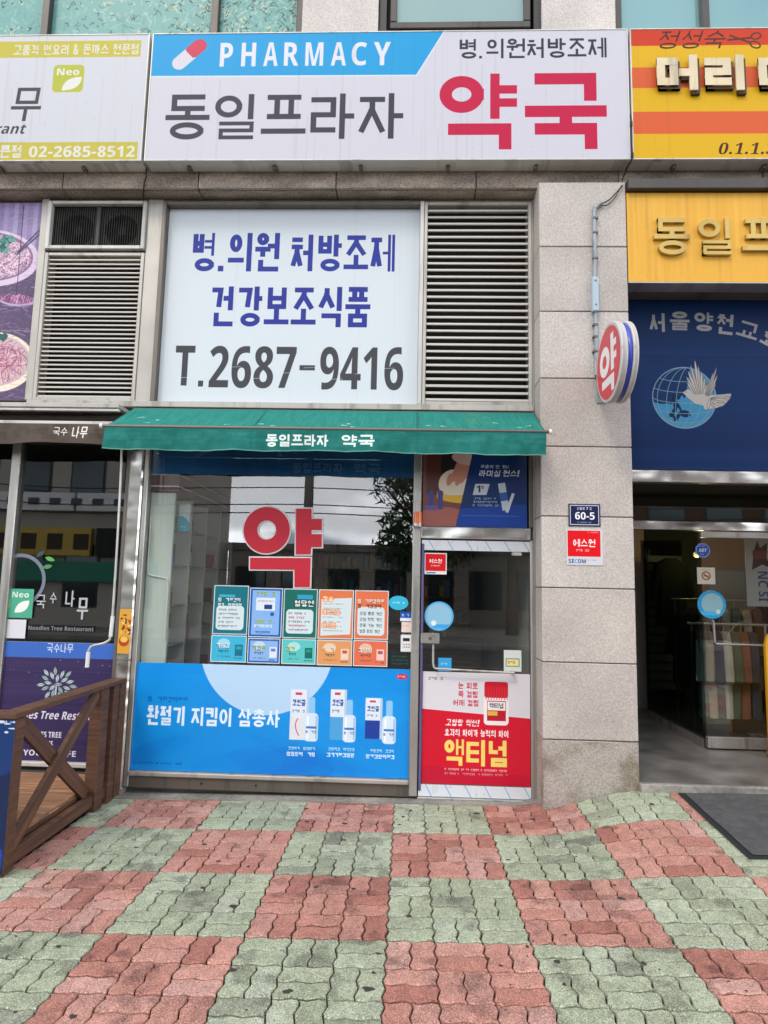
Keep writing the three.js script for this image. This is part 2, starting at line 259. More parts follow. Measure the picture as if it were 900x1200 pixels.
// rows of print too small to read
function smallPrint(x, bx, by, bw, bh, color, seed = 1, unit = 1.1) { const r = rng(seed * 77 + 5); x.save(); x.strokeStyle = color; x.lineWidth = bh * 0.16; for (let q = bx; q < bx + bw - bh * 0.7;) { const cw = bh * (0.75 + r() * 0.15) * unit; if (r() > 0.16) { x.beginPath(); const m = q + cw * 0.45; if (r() > 0.5) { x.moveTo(q, by + bh * 0.2); x.lineTo(m, by + bh * 0.2); x.lineTo(m, by + bh * 0.55); } else x.ellipse(q + cw * 0.25, by + bh * 0.35, cw * 0.2, bh * 0.22, 0, 0, 7); x.moveTo(q + cw * 0.7, by + bh * 0.05); x.lineTo(q + cw * 0.7, by + bh * (r() > 0.5 ? 0.95 : 0.6)); if (r() > 0.4) { x.moveTo(q, by + bh * 0.85); x.lineTo(q + cw * 0.75, by + bh * 0.85); } x.stroke(); } q += cw; } x.restore(); }

// a printed face: canvas in metres over a rectangle of the facade; px() turns photograph pixels on that plane into canvas metres
function printed(r, ppm, draw, opt = {}) {
  const w = r.x1 - r.x0, h = r.y1 - r.y0, cv = document.createElement('canvas'); cv.width = Math.min(2048, Math.round(w * ppm)); cv.height = Math.min(2048, Math.round(h * ppm));
  const x = cv.getContext('2d'); x.scale(cv.width / w, cv.height / h);
  const px = (a, b) => { const p = P(a, b, r.z); return [p[0] - r.x0, r.y1 - p[1]]; };
  const box = (l, t, q, b) => { const k = rect(l, t, q, b, r.z); return [k.x0 - r.x0, r.y1 - k.y1, k.x1 - k.x0, k.y1 - k.y0]; };
  draw(x, { w, h, px, box });
  const t = new THREE.CanvasTexture(cv); t.colorSpace = THREE.SRGBColorSpace; t.anisotropy = 8;
  return new THREE.MeshPhysicalMaterial({ map: t, color: new THREE.Color().setScalar(opt.albedo ?? 1), roughness: opt.roughness ?? 0.45, clearcoat: opt.coat ?? 0, clearcoatRoughness: 0.2, specularIntensity: opt.spec ?? 0.6, bumpMap: opt.bump ?? null, bumpScale: opt.bumpScale ?? 0.002 });
}
function weather(x, w, h, seed, n = 40, a = 0.05) { const r = rng(seed); for (let i = 0; i < n; i++) { const q = r() * w, l = h * (0.2 + 0.7 * r()), t = r() < 0.5 ? 0 : h - l; x.fillStyle = `rgba(96,84,62,${a * r()})`; x.fillRect(q, t, 0.004 + r() * 0.02, l); } for (let i = 0; i < n * 2; i++) { x.fillStyle = `rgba(90,80,66,${a * 2 * r()})`; x.beginPath(); x.arc(r() * w, r() * h, 0.002 + r() * 0.006, 0, 7); x.fill(); } }
// thin board whose front face carries a print
function board(parent, name, r, mat, depth = 0.003, edge = M.white) { const g = new THREE.BoxGeometry(r.x1 - r.x0, r.y1 - r.y0, depth), m = new THREE.Mesh(g, [edge, edge, edge, edge, mat, edge]); m.castShadow = m.receiveShadow = true; m.name = parent ? name : numbered(name); const w = new THREE.Vector3((r.x0 + r.x1) / 2, (r.y0 + r.y1) / 2, r.z - depth / 2); where.set(m, w); m.position.copy(w).sub(parent ? where.get(parent) : ZERO); (parent ?? scene).add(m); return m; }
const fillAll = (x, d, c) => { x.fillStyle = c; x.fillRect(0, 0, d.w, d.h); };

// solid letters: each stroke an extruded bar or ring, each set a hair deeper than the one before so that no faces coincide
function letterGeo(text, x, y, w, h, weight, depth, grow = 0) {
  const list = [], s = weight * h; let k = 0;
  const add = (shape) => { const g = new THREE.ExtrudeGeometry(shape, { depth: depth + k * 0.0006, bevelEnabled: false, curveSegments: 20 }); list.push(g); k++; };
  for (const p of strokesOf(text, x, y, w, h, s)) {
    const q = (p.s ?? s) / 2 + grow;
    if (p.o) { const sh = new THREE.Shape(); sh.absellipse(p.o[0], -p.o[1], p.o[2] + q, p.o[3] + q, 0, Math.PI * 2); if (p.o[2] > q && p.o[3] > q) { const ho = new THREE.Path(); ho.absellipse(p.o[0], -p.o[1], p.o[2] - q, p.o[3] - q, 0, Math.PI * 2, true); sh.holes.push(ho); } add(sh); continue; }
    if (!p.pts) continue;
    for (let i = 0; i + 1 < p.pts.length; i++) {
      const a = p.pts[i], b = p.pts[i + 1], L = Math.hypot(b[0] - a[0], b[1] - a[1]) || 1, ux = (b[0] - a[0]) / L, uy = (b[1] - a[1]) / L, c = [[a, -1, -1], [b, 1, -1], [b, 1, 1], [a, -1, 1]].map(([e, f, n]) => new THREE.Vector2(e[0] + (ux * f - uy * n) * q, -(e[1] + (uy * f + ux * n) * q)));
      add(new THREE.Shape(c));
    }
  }
  return merge(list);
}

// ---------------------------------------------------------------- ground
const A = 0.675, X0 = -0.063, Z0 = 0.027, U = A / 3;           // paver blocks of 3 x 3 squares
function ground(x, z) { const xx = clamp(x, -3, 3); return 0.0166 * xx + 0.0076 * clamp(z, 0, 4.5) + 0.2 * sstep(0.85, 1.78, xx) * clamp(1 - Math.max(0, z) / 1.9, 0, 1) ** 1.2; }
{
  const g = new THREE.PlaneGeometry(500, 500); g.rotateX(-Math.PI / 2); triUV(g); structure('ground', g, M.asphalt, [0, -0.2, 0]);
  const b = new THREE.PlaneGeometry(16, 4.6, 160, 46); b.rotateX(-Math.PI / 2); b.translate(0, 0, 2.3);
  const p = b.attributes.position; for (let i = 0; i < p.count; i++) p.setY(i, ground(p.getX(i), p.getZ(i)) - 0.018); b.computeVertexNormals(); triUV(b);
  const pave = structure('pavement', b, M.bed, [0, 0, 0]);
  slab(null, 'kerb', -8, 8, -0.25, 0.03, 4.6, 4.75, M.concrete).userData.kind = 'structure';
  const rd = new THREE.PlaneGeometry(40, 9); rd.rotateX(-Math.PI / 2); triUV(rd); structure('road', rd, M.asphalt, [0, -0.12, 9.25]);

  // interlocking pavers: every edge carries the same S wave
  const AMP = 0.0074, off = (t) => { const u = (((2 * t) % 1) + 1) % 1; return AMP * (u < 0.25 ? u * 4 : u < 0.75 ? 2 - u * 4 : u * 4 - 4); };   // two teeth to a square
  const edge = (a, b, along, fixed) => { const out = [], lo = Math.min(a, b), hi = Math.max(a, b); let q = [lo, hi, ...[0.125, 0.375, 0.625, 0.875].filter((t) => t > lo && t < hi)].sort((m, n) => m - n); if (a > b) q.reverse(); q.pop(); for (const t of q) out.push(along === 'x' ? [t, fixed, 0, off(t)] : [fixed, t, off(t), 0]); return out; };
  const outline = (u0, u1, v0, v1) => [...edge(u0, u1, 'x', v0), ...edge(v0, v1, 'z', u1), ...edge(u1, u0, 'x', v1), ...edge(v1, v0, 'z', u0)].map(([u, v, du, dv]) => [u * U + du, v * U + dv]);
  function paverGeo(ox, oz, u0, u1, v0, v1, lift, tx, tz) {
    const o = outline(u0, u1, v0, v1), n = o.length, cx = (u0 + u1) / 2 * U, cz = (v0 + v1) / 2 * U, pos = [], ring = (k, y) => o.map(([a, b]) => { const dx = a - cx, dz = b - cz, x = ox + cx + dx * (1 - k / ((u1 - u0) / 2 * U)), z = oz + cz + dz * (1 - 1.55 * k / ((v1 - v0) / 2 * U)); return [x, ground(x, z) + lift + y + dx * tx + dz * tz, z]; });
    const r0 = ring(0.0033, -0.022), r1 = ring(0.0037, -0.0045), r2 = ring(0.007, 0), c = [ox + cx, ground(ox + cx, oz + cz) + lift, oz + cz];
    for (let i = 0; i < n; i++) { const j = (i + 1) % n; for (const [a, b] of [[r0, r1], [r1, r2]]) pos.push(...a[i], ...b[i], ...a[j], ...a[j], ...b[i], ...b[j]); pos.push(...r2[i], ...c, ...r2[j]); }
    const g = new THREE.BufferGeometry(); g.setAttribute('position', new THREE.Float32BufferAttribute(pos, 3)); g.computeVertexNormals(); return triUV(g, [ox * 0.37, 0, oz * 1.7]);
  }
  const tone = (r, gg, b, m = 0.22) => new THREE.MeshStandardMaterial({ color: new THREE.Color().setRGB(r, gg, b), map: T.speck, roughness: 0.93, bumpMap: T.speckB, bumpScale: 0.0016 });
  const red = [[0.73, 0.355, 0.28], [0.75, 0.385, 0.305], [0.71, 0.33, 0.255], [0.65, 0.285, 0.22], [0.77, 0.43, 0.355], [0.55, 0.225, 0.17]].map((c) => tone(...c));
  const green = [[0.54, 0.59, 0.415], [0.57, 0.625, 0.45], [0.5, 0.55, 0.38], [0.6, 0.65, 0.48], [0.43, 0.46, 0.33]].map((c) => tone(...c));
  const R = rng(11), cells = [];
  for (let i = -34; i < 34; i++) for (let j = 0; j < 20; j++) {
    const x = X0 + i * U, z = Z0 + j * U, cx = x + U / 2, cz = z + U / 2;
    if (cz < 0.06 || cz > 4.55) continue;
    if (cx < -2.36 && cz < 1.62) continue;                                     // under the deck
    if (cx > 1.0 && cz < 0.26) { if (cx > 1.76 || cz < 0.15) continue; }
    const isGreen = (Math.floor(i / 3) + Math.floor(j / 3)) % 2 === 0, halves = (((i + j) % 2) + 2) % 2 === 0 ? [[0, 1, 0, 0.5], [0, 1, 0.5, 1]] : [[0, 0.5, 0, 1], [0.5, 1, 0, 1]];
    for (const h of halves) {
      const m = (isGreen ? green : red)[Math.floor(R() ** 1.7 * (isGreen ? 5 : 6))], lift = (R() - 0.5) * 0.0025, tx = (R() - 0.5) * 0.008, tz = (R() - 0.5) * 0.008;
      const q = new THREE.Vector3(cx, ground(cx, cz), cz).project(camera), inV = Math.abs(q.x) < 1.06 && Math.abs(q.y) < 1.06 && q.z < 1, d = Math.hypot(cx, cz - 5.25);
      cells.push({ x, z, h, m, lift, tx, tz, d: inV ? d : 100 + d });
    }
  }
  cells.sort((a, b) => a.d - b.d);
  const rest = new Map();
  cells.forEach((c, k) => {
    const g = paverGeo(c.x, c.z, ...c.h, c.lift, c.tx, c.tz);
    if (k < 300) part(pave, 'paver', g, c.m); else { if (!rest.has(c.m)) rest.set(c.m, []); rest.get(c.m).push(g); }
  });
  // the pavers farther off, joined
  const mats = [...rest.keys()], gs = mats.map((m) => merge(rest.get(m))), far = mergeGeometries(gs, true), fm = new THREE.Mesh(far, mats); fm.name = 'far_pavers'; fm.receiveShadow = true; fm.userData.kind = 'stuff'; pave.add(fm);
  // trodden chewing gum and drip stains
  const spots = [], S = rng(5);
  for (let i = 0; i < 150; i++) {
    const z = 0.25 + S() * 2.9, x = (S() - 0.42) * 5.2; if (x < -2.1 || (x > 1.9 && z < 1.3) || (x > 0.95 && z < 0.35)) continue;
    const r = 0.005 + S() ** 2.4 * 0.016, n = 9, pos = [], y = ground(x, z) + 0.0042, pr = Array.from({ length: n }, () => r * (0.6 + 0.6 * S())), el = 0.7 + S() * 0.8;
    for (let k = 0; k < n; k++) { const a = k / n * 6.283, b = (k + 1) % n / n * 6.283; pos.push(x, y + 0.0012, z, x + Math.cos(b) * pr[(k + 1) % n] * el, y - 0.002, z + Math.sin(b) * pr[(k + 1) % n], x + Math.cos(a) * pr[k] * el, y - 0.002, z + Math.sin(a) * pr[k]); }
    const g = new THREE.BufferGeometry(); g.setAttribute('position', new THREE.Float32BufferAttribute(pos, 3)); g.computeVertexNormals(); triUV(g); spots.push(g);
  }
  const gum = part(pave, 'gum_spots', merge(spots), std({ color: 0x37332f, roughness: 0.9 })); gum.userData.kind = 'stuff';
  // stone threshold strip along the shop
  const st = new THREE.BoxGeometry(3.42, 0.2, 0.17, 24, 1, 1), sp = st.attributes.position;
  for (let i = 0; i < sp.count; i++) { const x = sp.getX(i) - 0.66; sp.setY(i, sp.getY(i) > 0 ? ground(x, 0.1) + 0.008 : -0.2); }
  st.computeVertexNormals(); triUV(st); structure('threshold', st, M.concrete, [-0.66, 0, 0.035]);
  // entrance floor with its stone nosing
  const floor = structure('entrance_floor', triUV(new THREE.BoxGeometry(2.6, 0.3, 8.2)), M.tile, [3.06, 0.1, -3.86]);
  slab(floor, 'nosing', 1.76, 4.36, 0.1, 0.256, 0.24, 0.29, M.concrete, 0.006);
}

// ---------------------------------------------------------------- the building
const bld = thing('commercial_building', 'granite clad commercial building with shops on its ground floor', 'building', [0, 0, 0]);
const YS = 5.067, ZB = 0.159;                                     // soffit height, beam face
{
  // room shells: walls, ceilings and floors with thickness
  const W = (n, a, b, c, d, e, f, m = M.plaster) => slab(bld, n, a, b, c, d, e, f, m, 0.002);
  W('back_wall', -8, 8, -0.2, 12, -8.3, -8, M.plaster);
  W('side_wall', -8.2, -8, -0.2, 12, -8.3, 0.1, M.plaster); W('side_wall', 8, 8.2, -0.2, 12, -8.3, 0.1, M.plaster);
  W('party_wall', -2.36, -2.24, 0, 3.3, -8, -0.04); W('party_wall', 1.03, 1.22, -0.1, 3.3, -8, -0.02, M.plaster);
  W('ceiling', -8, 1.2, 3.3, 3.5, -8, -0.3, M.plaster); W('ceiling', 1.22, 8, 2.75, 3.5, -8, -0.15, M.plaster);
  W('floor', -8, -2.3, -0.2, 0.12, -8, -0.01, M.plaster); W('floor', -2.3, 1.03, -0.2, 0.03, -8, -0.06, M.tile);
  W('outer_wall', -8, -4.5, 0, 3.3, -0.2, 0.0, M.granite); W('outer_wall', 4.36, 8, 0, 4.9, -0.2, 0.2, M.granite);
  W('backing_wall', -8, 1.05, 3.08, YS, -0.36, -0.14, M.concrete);   // behind louvres and panels
  W('roof', -8, 8, 12, 12.3, -8.3, 0.3, M.plaster);
  // granite beam over the shops
  const beam = slab(bld, 'beam', -8, 8, YS + 0.02, 6.5, -0.36, ZB - 0.025, M.joint, 0.002);
  for (let k = 0, x = -7.9; x < 7.9; x += 1.205, k++) { slab(beam, 'fascia_slab', x + 0.004, x + 1.201, YS + 0.004, 6.02, ZB - 0.03, ZB, M.graniteDark, 0.004); slab(beam, 'soffit_slab', x + 0.004, x + 1.201, YS, YS + 0.03, -0.16, ZB - 0.034, M.graniteDark, 0.004); slab(beam, 'fascia_slab', x + 0.004, x + 1.201, 6.028, 6.5, ZB - 0.03, ZB, M.graniteDark, 0.004); }
  // upper floor: granite piers between the windows
  for (const [a, b] of [[-8, -4.6], [-1.02, -0.34], [1.1, 1.74], [3.6, 8]]) slab(bld, 'upper_pier', a, b, 6.5, 12, -0.2, ZB + 0.02, M.granite, 0.004);
  slab(bld, 'upper_wall', -8, 8, 8.4, 12, -0.3, ZB - 0.03, M.granite, 0.004);
  // the teal window film, flaking
  const film = (r, seed) => printed(r, 260, (x, d) => {
    fillAll(x, d, '#74aaa4'); const q = rng(seed);
    for (let i = 0; i < 900; i++) { x.fillStyle = ['#9ccfc6', '#6aa39f', '#4f8a8a', '#b4d9d0'][Math.floor(q() * 4)]; x.globalAlpha = 0.35; x.save(); x.translate(q() * d.w, q() * d.h); x.rotate(q() * 3); x.fillRect(0, 0, 0.02 + q() * 0.09, 0.004 + q() * 0.02); x.restore(); }
    x.globalAlpha = 1;
    for (let i = 0; i < 420; i++) { const u = q() * d.w; if (vnoise(u * 2.2, seed, 0, 3) < 0.32) continue; x.strokeStyle = q() > 0.3 ? '#35605f' : '#b9cbb8'; x.lineWidth = 0.004 + q() * 0.006; x.beginPath(); let a = u, b = q() * d.h; x.moveTo(a, b); for (let k = 0; k < 3; k++) { a += (q() - 0.5) * 0.06; b += (q() - 0.5) * 0.06; x.lineTo(a, b); } x.stroke(); }
    for (let i = 0; i < 26; i++) { const a = q() * d.w, b = q() * d.h; for (let k = 0; k < 16; k++) { x.strokeStyle = q() > 0.55 ? '#1d3c40' : '#cfcaa8'; x.lineWidth = 0.006 + q() * 0.008; x.beginPath(); const c = a + (q() - 0.5) * 0.2, e = b + (q() - 0.5) * 0.13; x.moveTo(c, e); x.lineTo(c + (q() - 0.5) * 0.07, e + (q() - 0.5) * 0.07); x.stroke(); } }
  }, { roughness: 0.4, spec: 0.4, albedo: 0.8 });
  const win = (x0, x1, mull, seed) => {
    const w = slab(bld, 'window', x0, x1, 6.5, 8.4, -0.12, -0.06, M.frameDark, 0.002);
    const edges = [x0, ...mull, x1];
    for (let i = 0; i + 1 < edges.length; i++) {
      const r = { x0: edges[i] + 0.02, x1: edges[i + 1] - 0.02, y0: 6.42, y1: 8.36, z: 0.06 };
      if (seed) board(w, 'filmed_pane', r, film(r, seed + i), 0.01, M.frameDark); else part(w, 'pane', new THREE.BoxGeometry(r.x1 - r.x0, 1.94, 0.01), M.tealPane ??= std({ color: 0x6f9699, roughness: 0.08, metalness: 0.25 }), [(r.x0 + r.x1) / 2, 7.39, 0.055]);
    }
    for (const m of edges) slab(w, 'mullion', m - 0.032, m + 0.032, 6.42, 8.4, 0.03, 0.125, M.bronze, 0.004);
  };
  win(-4.6, -1.05, [-3.4, -1.83], 5); win(1.78, 3.6, [2.545], 0);
  { // the awning window between the piers
    const w = slab(bld, 'window', -0.34, 1.1, 6.5, 8.4, -0.12, -0.06, M.frameDark, 0.002);
    for (const [a, b] of [[-0.335, -0.265], [1.035, 1.098]]) slab(w, 'jamb', a, b, 6.4, 8.4, 0.02, 0.14, M.frameDark, 0.004);
    slab(w, 'sash', -0.235, 1.005, 6.59, 6.655, 0.1, 0.16, M.bronze, 0.006); slab(w, 'sash', -0.235, -0.175, 6.657, 8.2, 0.1, 0.16, M.bronze, 0.006); slab(w, 'sash', 0.945, 1.005, 6.657, 8.2, 0.1, 0.16, M.bronze, 0.006);
    part(w, 'pane', new THREE.BoxGeometry(1.12, 1.6, 0.01), std({ color: 0x8aa19c, roughness: 0.1, metalness: 0.2 }), [0.385, 7.44, 0.12]);
  }
  // granite pillar, one block per course
  const px0 = 1.05, px1 = 1.765, zf = 0.25, pil = slab(bld, 'pillar', px0 + 0.012, px1 - 0.012, -0.1, YS, -0.015, zf - 0.012, M.joint, 0.002);
  const cuts = [-0.1, ...[868, 777, 689.5, 605.5, 523.5, 443.5, 365, 289].map((y) => P(690, y, zf)[1]), YS - 0.003];
  for (let k = 0; k + 1 < cuts.length; k++) {
    slab(pil, 'granite_block', px0, px1, cuts[k] + 0.0035, cuts[k + 1] - 0.0035, 0.012, zf, k ? [M.granite, M.graniteC, M.graniteB, M.granite, M.graniteB, M.graniteC][k % 6] : M.graniteDirty, 0.005);
    slab(pil, 'granite_return', px0 - 0.002, px0 + 0.05, cuts[k] + 0.0035, cuts[k + 1] - 0.0035, -0.01, 0.008, M.granite, 0.003);
  }
}

// ---------------------------------------------------------------- louvres, panel and posters of the middle band
function louvre(name, label, r, pitch, seed) {
  const t = thing(name, label, 'louvre', [(r.x0 + r.x1) / 2, r.y0, 0], 'louvre panels of the upper shop band'), q = rng(seed), f = 0.03;
  slab(t, 'gap_shade_board', r.x0 + 0.01, r.x1 - 0.01, r.y0 + 0.01, r.y1 - 0.01, -0.138, -0.11, M.black, 0.002);  // solid black board, shade between the slats put in as colour
  for (const [a, b] of [[r.x0, r.x0 + f], [r.x1 - f, r.x1]]) slab(t, 'frame_side', a, b, r.y0, r.y1, -0.11, 0.03, M.alu, 0.004);
  for (const [a, b] of [[r.y0, r.y0 + f], [r.y1 - f, r.y1]]) slab(t, 'frame_rail', r.x0 + f + 0.001, r.x1 - f - 0.001, a, b, -0.11, 0.028, M.alu, 0.004);
  const n = Math.round((r.y1 - r.y0 - 2 * f) / pitch), w = r.x1 - r.x0 - 2 * f - 0.004, p = (r.y1 - r.y0 - 2 * f) / n;
  // slat: a blade that slopes up and back behind a front lip
  const sh = new THREE.Shape(); const k = p / 0.061; [[0, 0], [0.012 * k, 0.002 * k], [0.011 * k, 0.017 * k], [0.006 * k, 0.021 * k], [-0.022 * k, 0.032 * k], [-0.022 * k, 0.029 * k], [0, 0.015 * k]].forEach(([a, b], i) => (i ? sh.lineTo(a, b) : sh.moveTo(a, b)));
  const g = new THREE.ExtrudeGeometry(sh, { depth: w, bevelEnabled: false }); g.rotateY(-Math.PI / 2); g.translate(w / 2, 0, 0); triUV(g.toNonIndexed ? g : g);
  for (let i = 0; i < n; i++) part(t, 'slat', g, M.slat, [(r.x0 + r.x1) / 2, r.y0 + f + i * p + 0.006 * k, 0.004], [(q() - 0.5) * 0.1, 0, (q() - 0.5) * 0.0035]);
  return t;
}
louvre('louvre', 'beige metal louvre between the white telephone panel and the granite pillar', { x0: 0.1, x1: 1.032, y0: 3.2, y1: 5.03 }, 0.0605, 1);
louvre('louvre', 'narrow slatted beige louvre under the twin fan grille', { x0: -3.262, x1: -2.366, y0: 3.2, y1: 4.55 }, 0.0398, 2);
{ // twin fan grille
  const r = { x0: -3.262, x1: -2.366, y0: 4.575, y1: 5.03 }, t = thing('fan_grille', 'black twin fan grille in a white frame above the left louvre', 'grille', [-2.8, r.y0, 0]);
  slab(t, 'recess_shade_board', r.x0, r.x1, r.y0, r.y1, -0.138, -0.121, M.black, 0.002);  // black board giving the fan openings their shade by colour
  for (const [a, b] of [[r.x0, r.x0 + 0.034], [r.x1 - 0.034, r.x1]]) { slab(t, 'frame_side', a, b, r.y0, r.y1, -0.005, 0.05, M.aluWhite, 0.005); slab(t, 'recess_shade_liner', a + 0.002, b - 0.002, r.y0 + 0.03, r.y1 - 0.03, -0.12, -0.006, M.black, 0.002); }  // added black liners paint the inner sides of the frame as shaded
  for (const [a, b] of [[r.y0, r.y0 + 0.034], [r.y1 - 0.03, r.y1]]) slab(t, 'frame_rail', r.x0 + 0.035, r.x1 - 0.035, a, b, -0.005, 0.048, M.aluWhite, 0.005);
  const mid = (r.x0 + r.x1) / 2; slab(t, 'divider', mid - 0.016, mid + 0.016, r.y0 + 0.035, r.y1 - 0.031, -0.02, 0.012, M.frameDark, 0.003);
  const plate = new THREE.Shape(); plate.moveTo(r.x0 + 0.03, r.y0 + 0.03); plate.lineTo(r.x1 - 0.03, r.y0 + 0.03); plate.lineTo(r.x1 - 0.03, r.y1 - 0.028); plate.lineTo(r.x0 + 0.03, r.y1 - 0.028);
  for (const c of [mid - 0.2, mid + 0.2]) { const h = new THREE.Path(); h.absarc(c, 4.79, 0.15, 0, Math.PI * 2, true); plate.holes.push(h); }
  part(t, 'fan_plate', new THREE.ExtrudeGeometry(plate, { depth: 0.006, bevelEnabled: false, curveSegments: 32 }).translate(0, 0, -0.034), std({ color: 0x63605a, roughness: 0.7 }));
  for (const c of [mid - 0.2, mid + 0.2]) {
    const fan = part(t, 'fan', new THREE.TorusGeometry(0.15, 0.012, 8, 32), M.black, [c, 4.79, -0.05]);
    for (let k = 0; k < 5; k++) { const b = cbox(0.12, 0.07, 0.006, 0.002); b.translate(0.085, 0, 0); b.rotateX(0.5); b.rotateZ(k * 1.2566); part(fan, 'blade', b, M.black, [c, 4.79, -0.06]); }
    part(fan, 'hub', new THREE.CylinderGeometry(0.04, 0.04, 0.04, 16).rotateX(Math.PI / 2), M.frameDark, [c, 4.79, -0.055]);
  }
  const wires = []; for (let x = r.x0 + 0.05; x < r.x1 - 0.045; x += 0.021) if (Math.abs(x - mid) > 0.02) wires.push(place(cbox(0.004, r.y1 - r.y0 - 0.068, 0.02, 0.001), [x, (r.y0 + r.y1) / 2, 0.0]));
  for (let y = r.y0 + 0.06; y < r.y1 - 0.04; y += 0.11) wires.push(place(cbox(r.x1 - r.x0 - 0.07, 0.003, 0.003, 0.001), [mid, y, -0.006]));
  part(t, 'wire_guard', merge(wires), std({ color: 0x2e2d2a, metalness: 0.2, roughness: 0.6 }));
}
{ // white panel with the telephone number
  const r = { x0: -2.187, x1: 0.062, y0: 3.2, y1: 4.995, z: -0.03 }, t = thing('panel_sign', 'large white panel with blue lettering and black telephone number', 'sign', [-1.06, r.y0, 0]);
  board(t, 'panel', r, printed(r, 420, (x, d) => {
    fillAll(x, d, '#dfe7ec');
    for (const [s, b] of [['병.의원', [225, 273, 328, 318]], ['처방조제', [341, 275, 463, 318]]]) hangul(x, s, ...d.box(...b), '#323f9c', 0.125);
    hangul(x, '건강보조식품', ...d.box(247, 336, 434, 383), '#323c98', 0.122);
    x.fillStyle = '#4a4b50'; latin(x, 'T', ...d.box(205, 405, 228, 452), 'bold 100px sans-serif'); x.fillRect(...d.box(232, 446, 238, 453)); latin(x, '2687', ...d.box(245, 405, 347, 455)); x.fillRect(...d.box(351, 428, 369, 434)); latin(x, '9416', ...d.box(375, 406, 473, 457));
    x.strokeStyle = 'rgba(223,231,236,0.8)'; x.lineWidth = 0.004; for (let i = 0; i < 9; i++) { const a = d.box(206 + i * 30, 430, 230, 431)[0]; x.beginPath(); x.moveTo(a, d.h - 0.23 - (i % 3) * 0.05); x.lineTo(a + 0.12, d.h - 0.235 - (i % 3) * 0.05); x.stroke(); }
    weather(x, d.w, d.h, 4, 12, 0.03);
  }, { roughness: 0.5, spec: 0.35, albedo: 0.84 }), 0.03);
  slab(t, 'frame_side', -2.226, -2.19, 3.2, 5.03, -0.1, 0.04, M.steelDark, 0.004); slab(t, 'frame_side', 0.064, 0.098, 3.2, 5.03, -0.1, 0.04, M.aluWhite, 0.004);
  slab(t, 'frame_rail', -2.189, 0.063, 4.997, 5.03, -0.1, 0.036, M.steelDark, 0.004);
}
slab(bld, 'sill_rail', -3.3, 1.036, 3.145, 3.198, -0.12, 0.05, M.alu, 0.005);
slab(bld, 'aluminium_strip', -2.364, -2.228, 3.2, 5.06, -0.12, 0.02, M.alu, 0.005);
slab(bld, 'aluminium_strip', -3.33, -3.264, 3.2, 5.06, -0.12, 0.03, M.alu, 0.005);
slab(bld, 'aluminium_strip', 1.034, 1.05, 0.0, 5.06, -0.13, 0.012, M.alu, 0.003);
slab(bld, 'head_rail', -3.3, 1.036, 5.032, 5.062, -0.12, 0.0, M.graniteDark, 0.004);
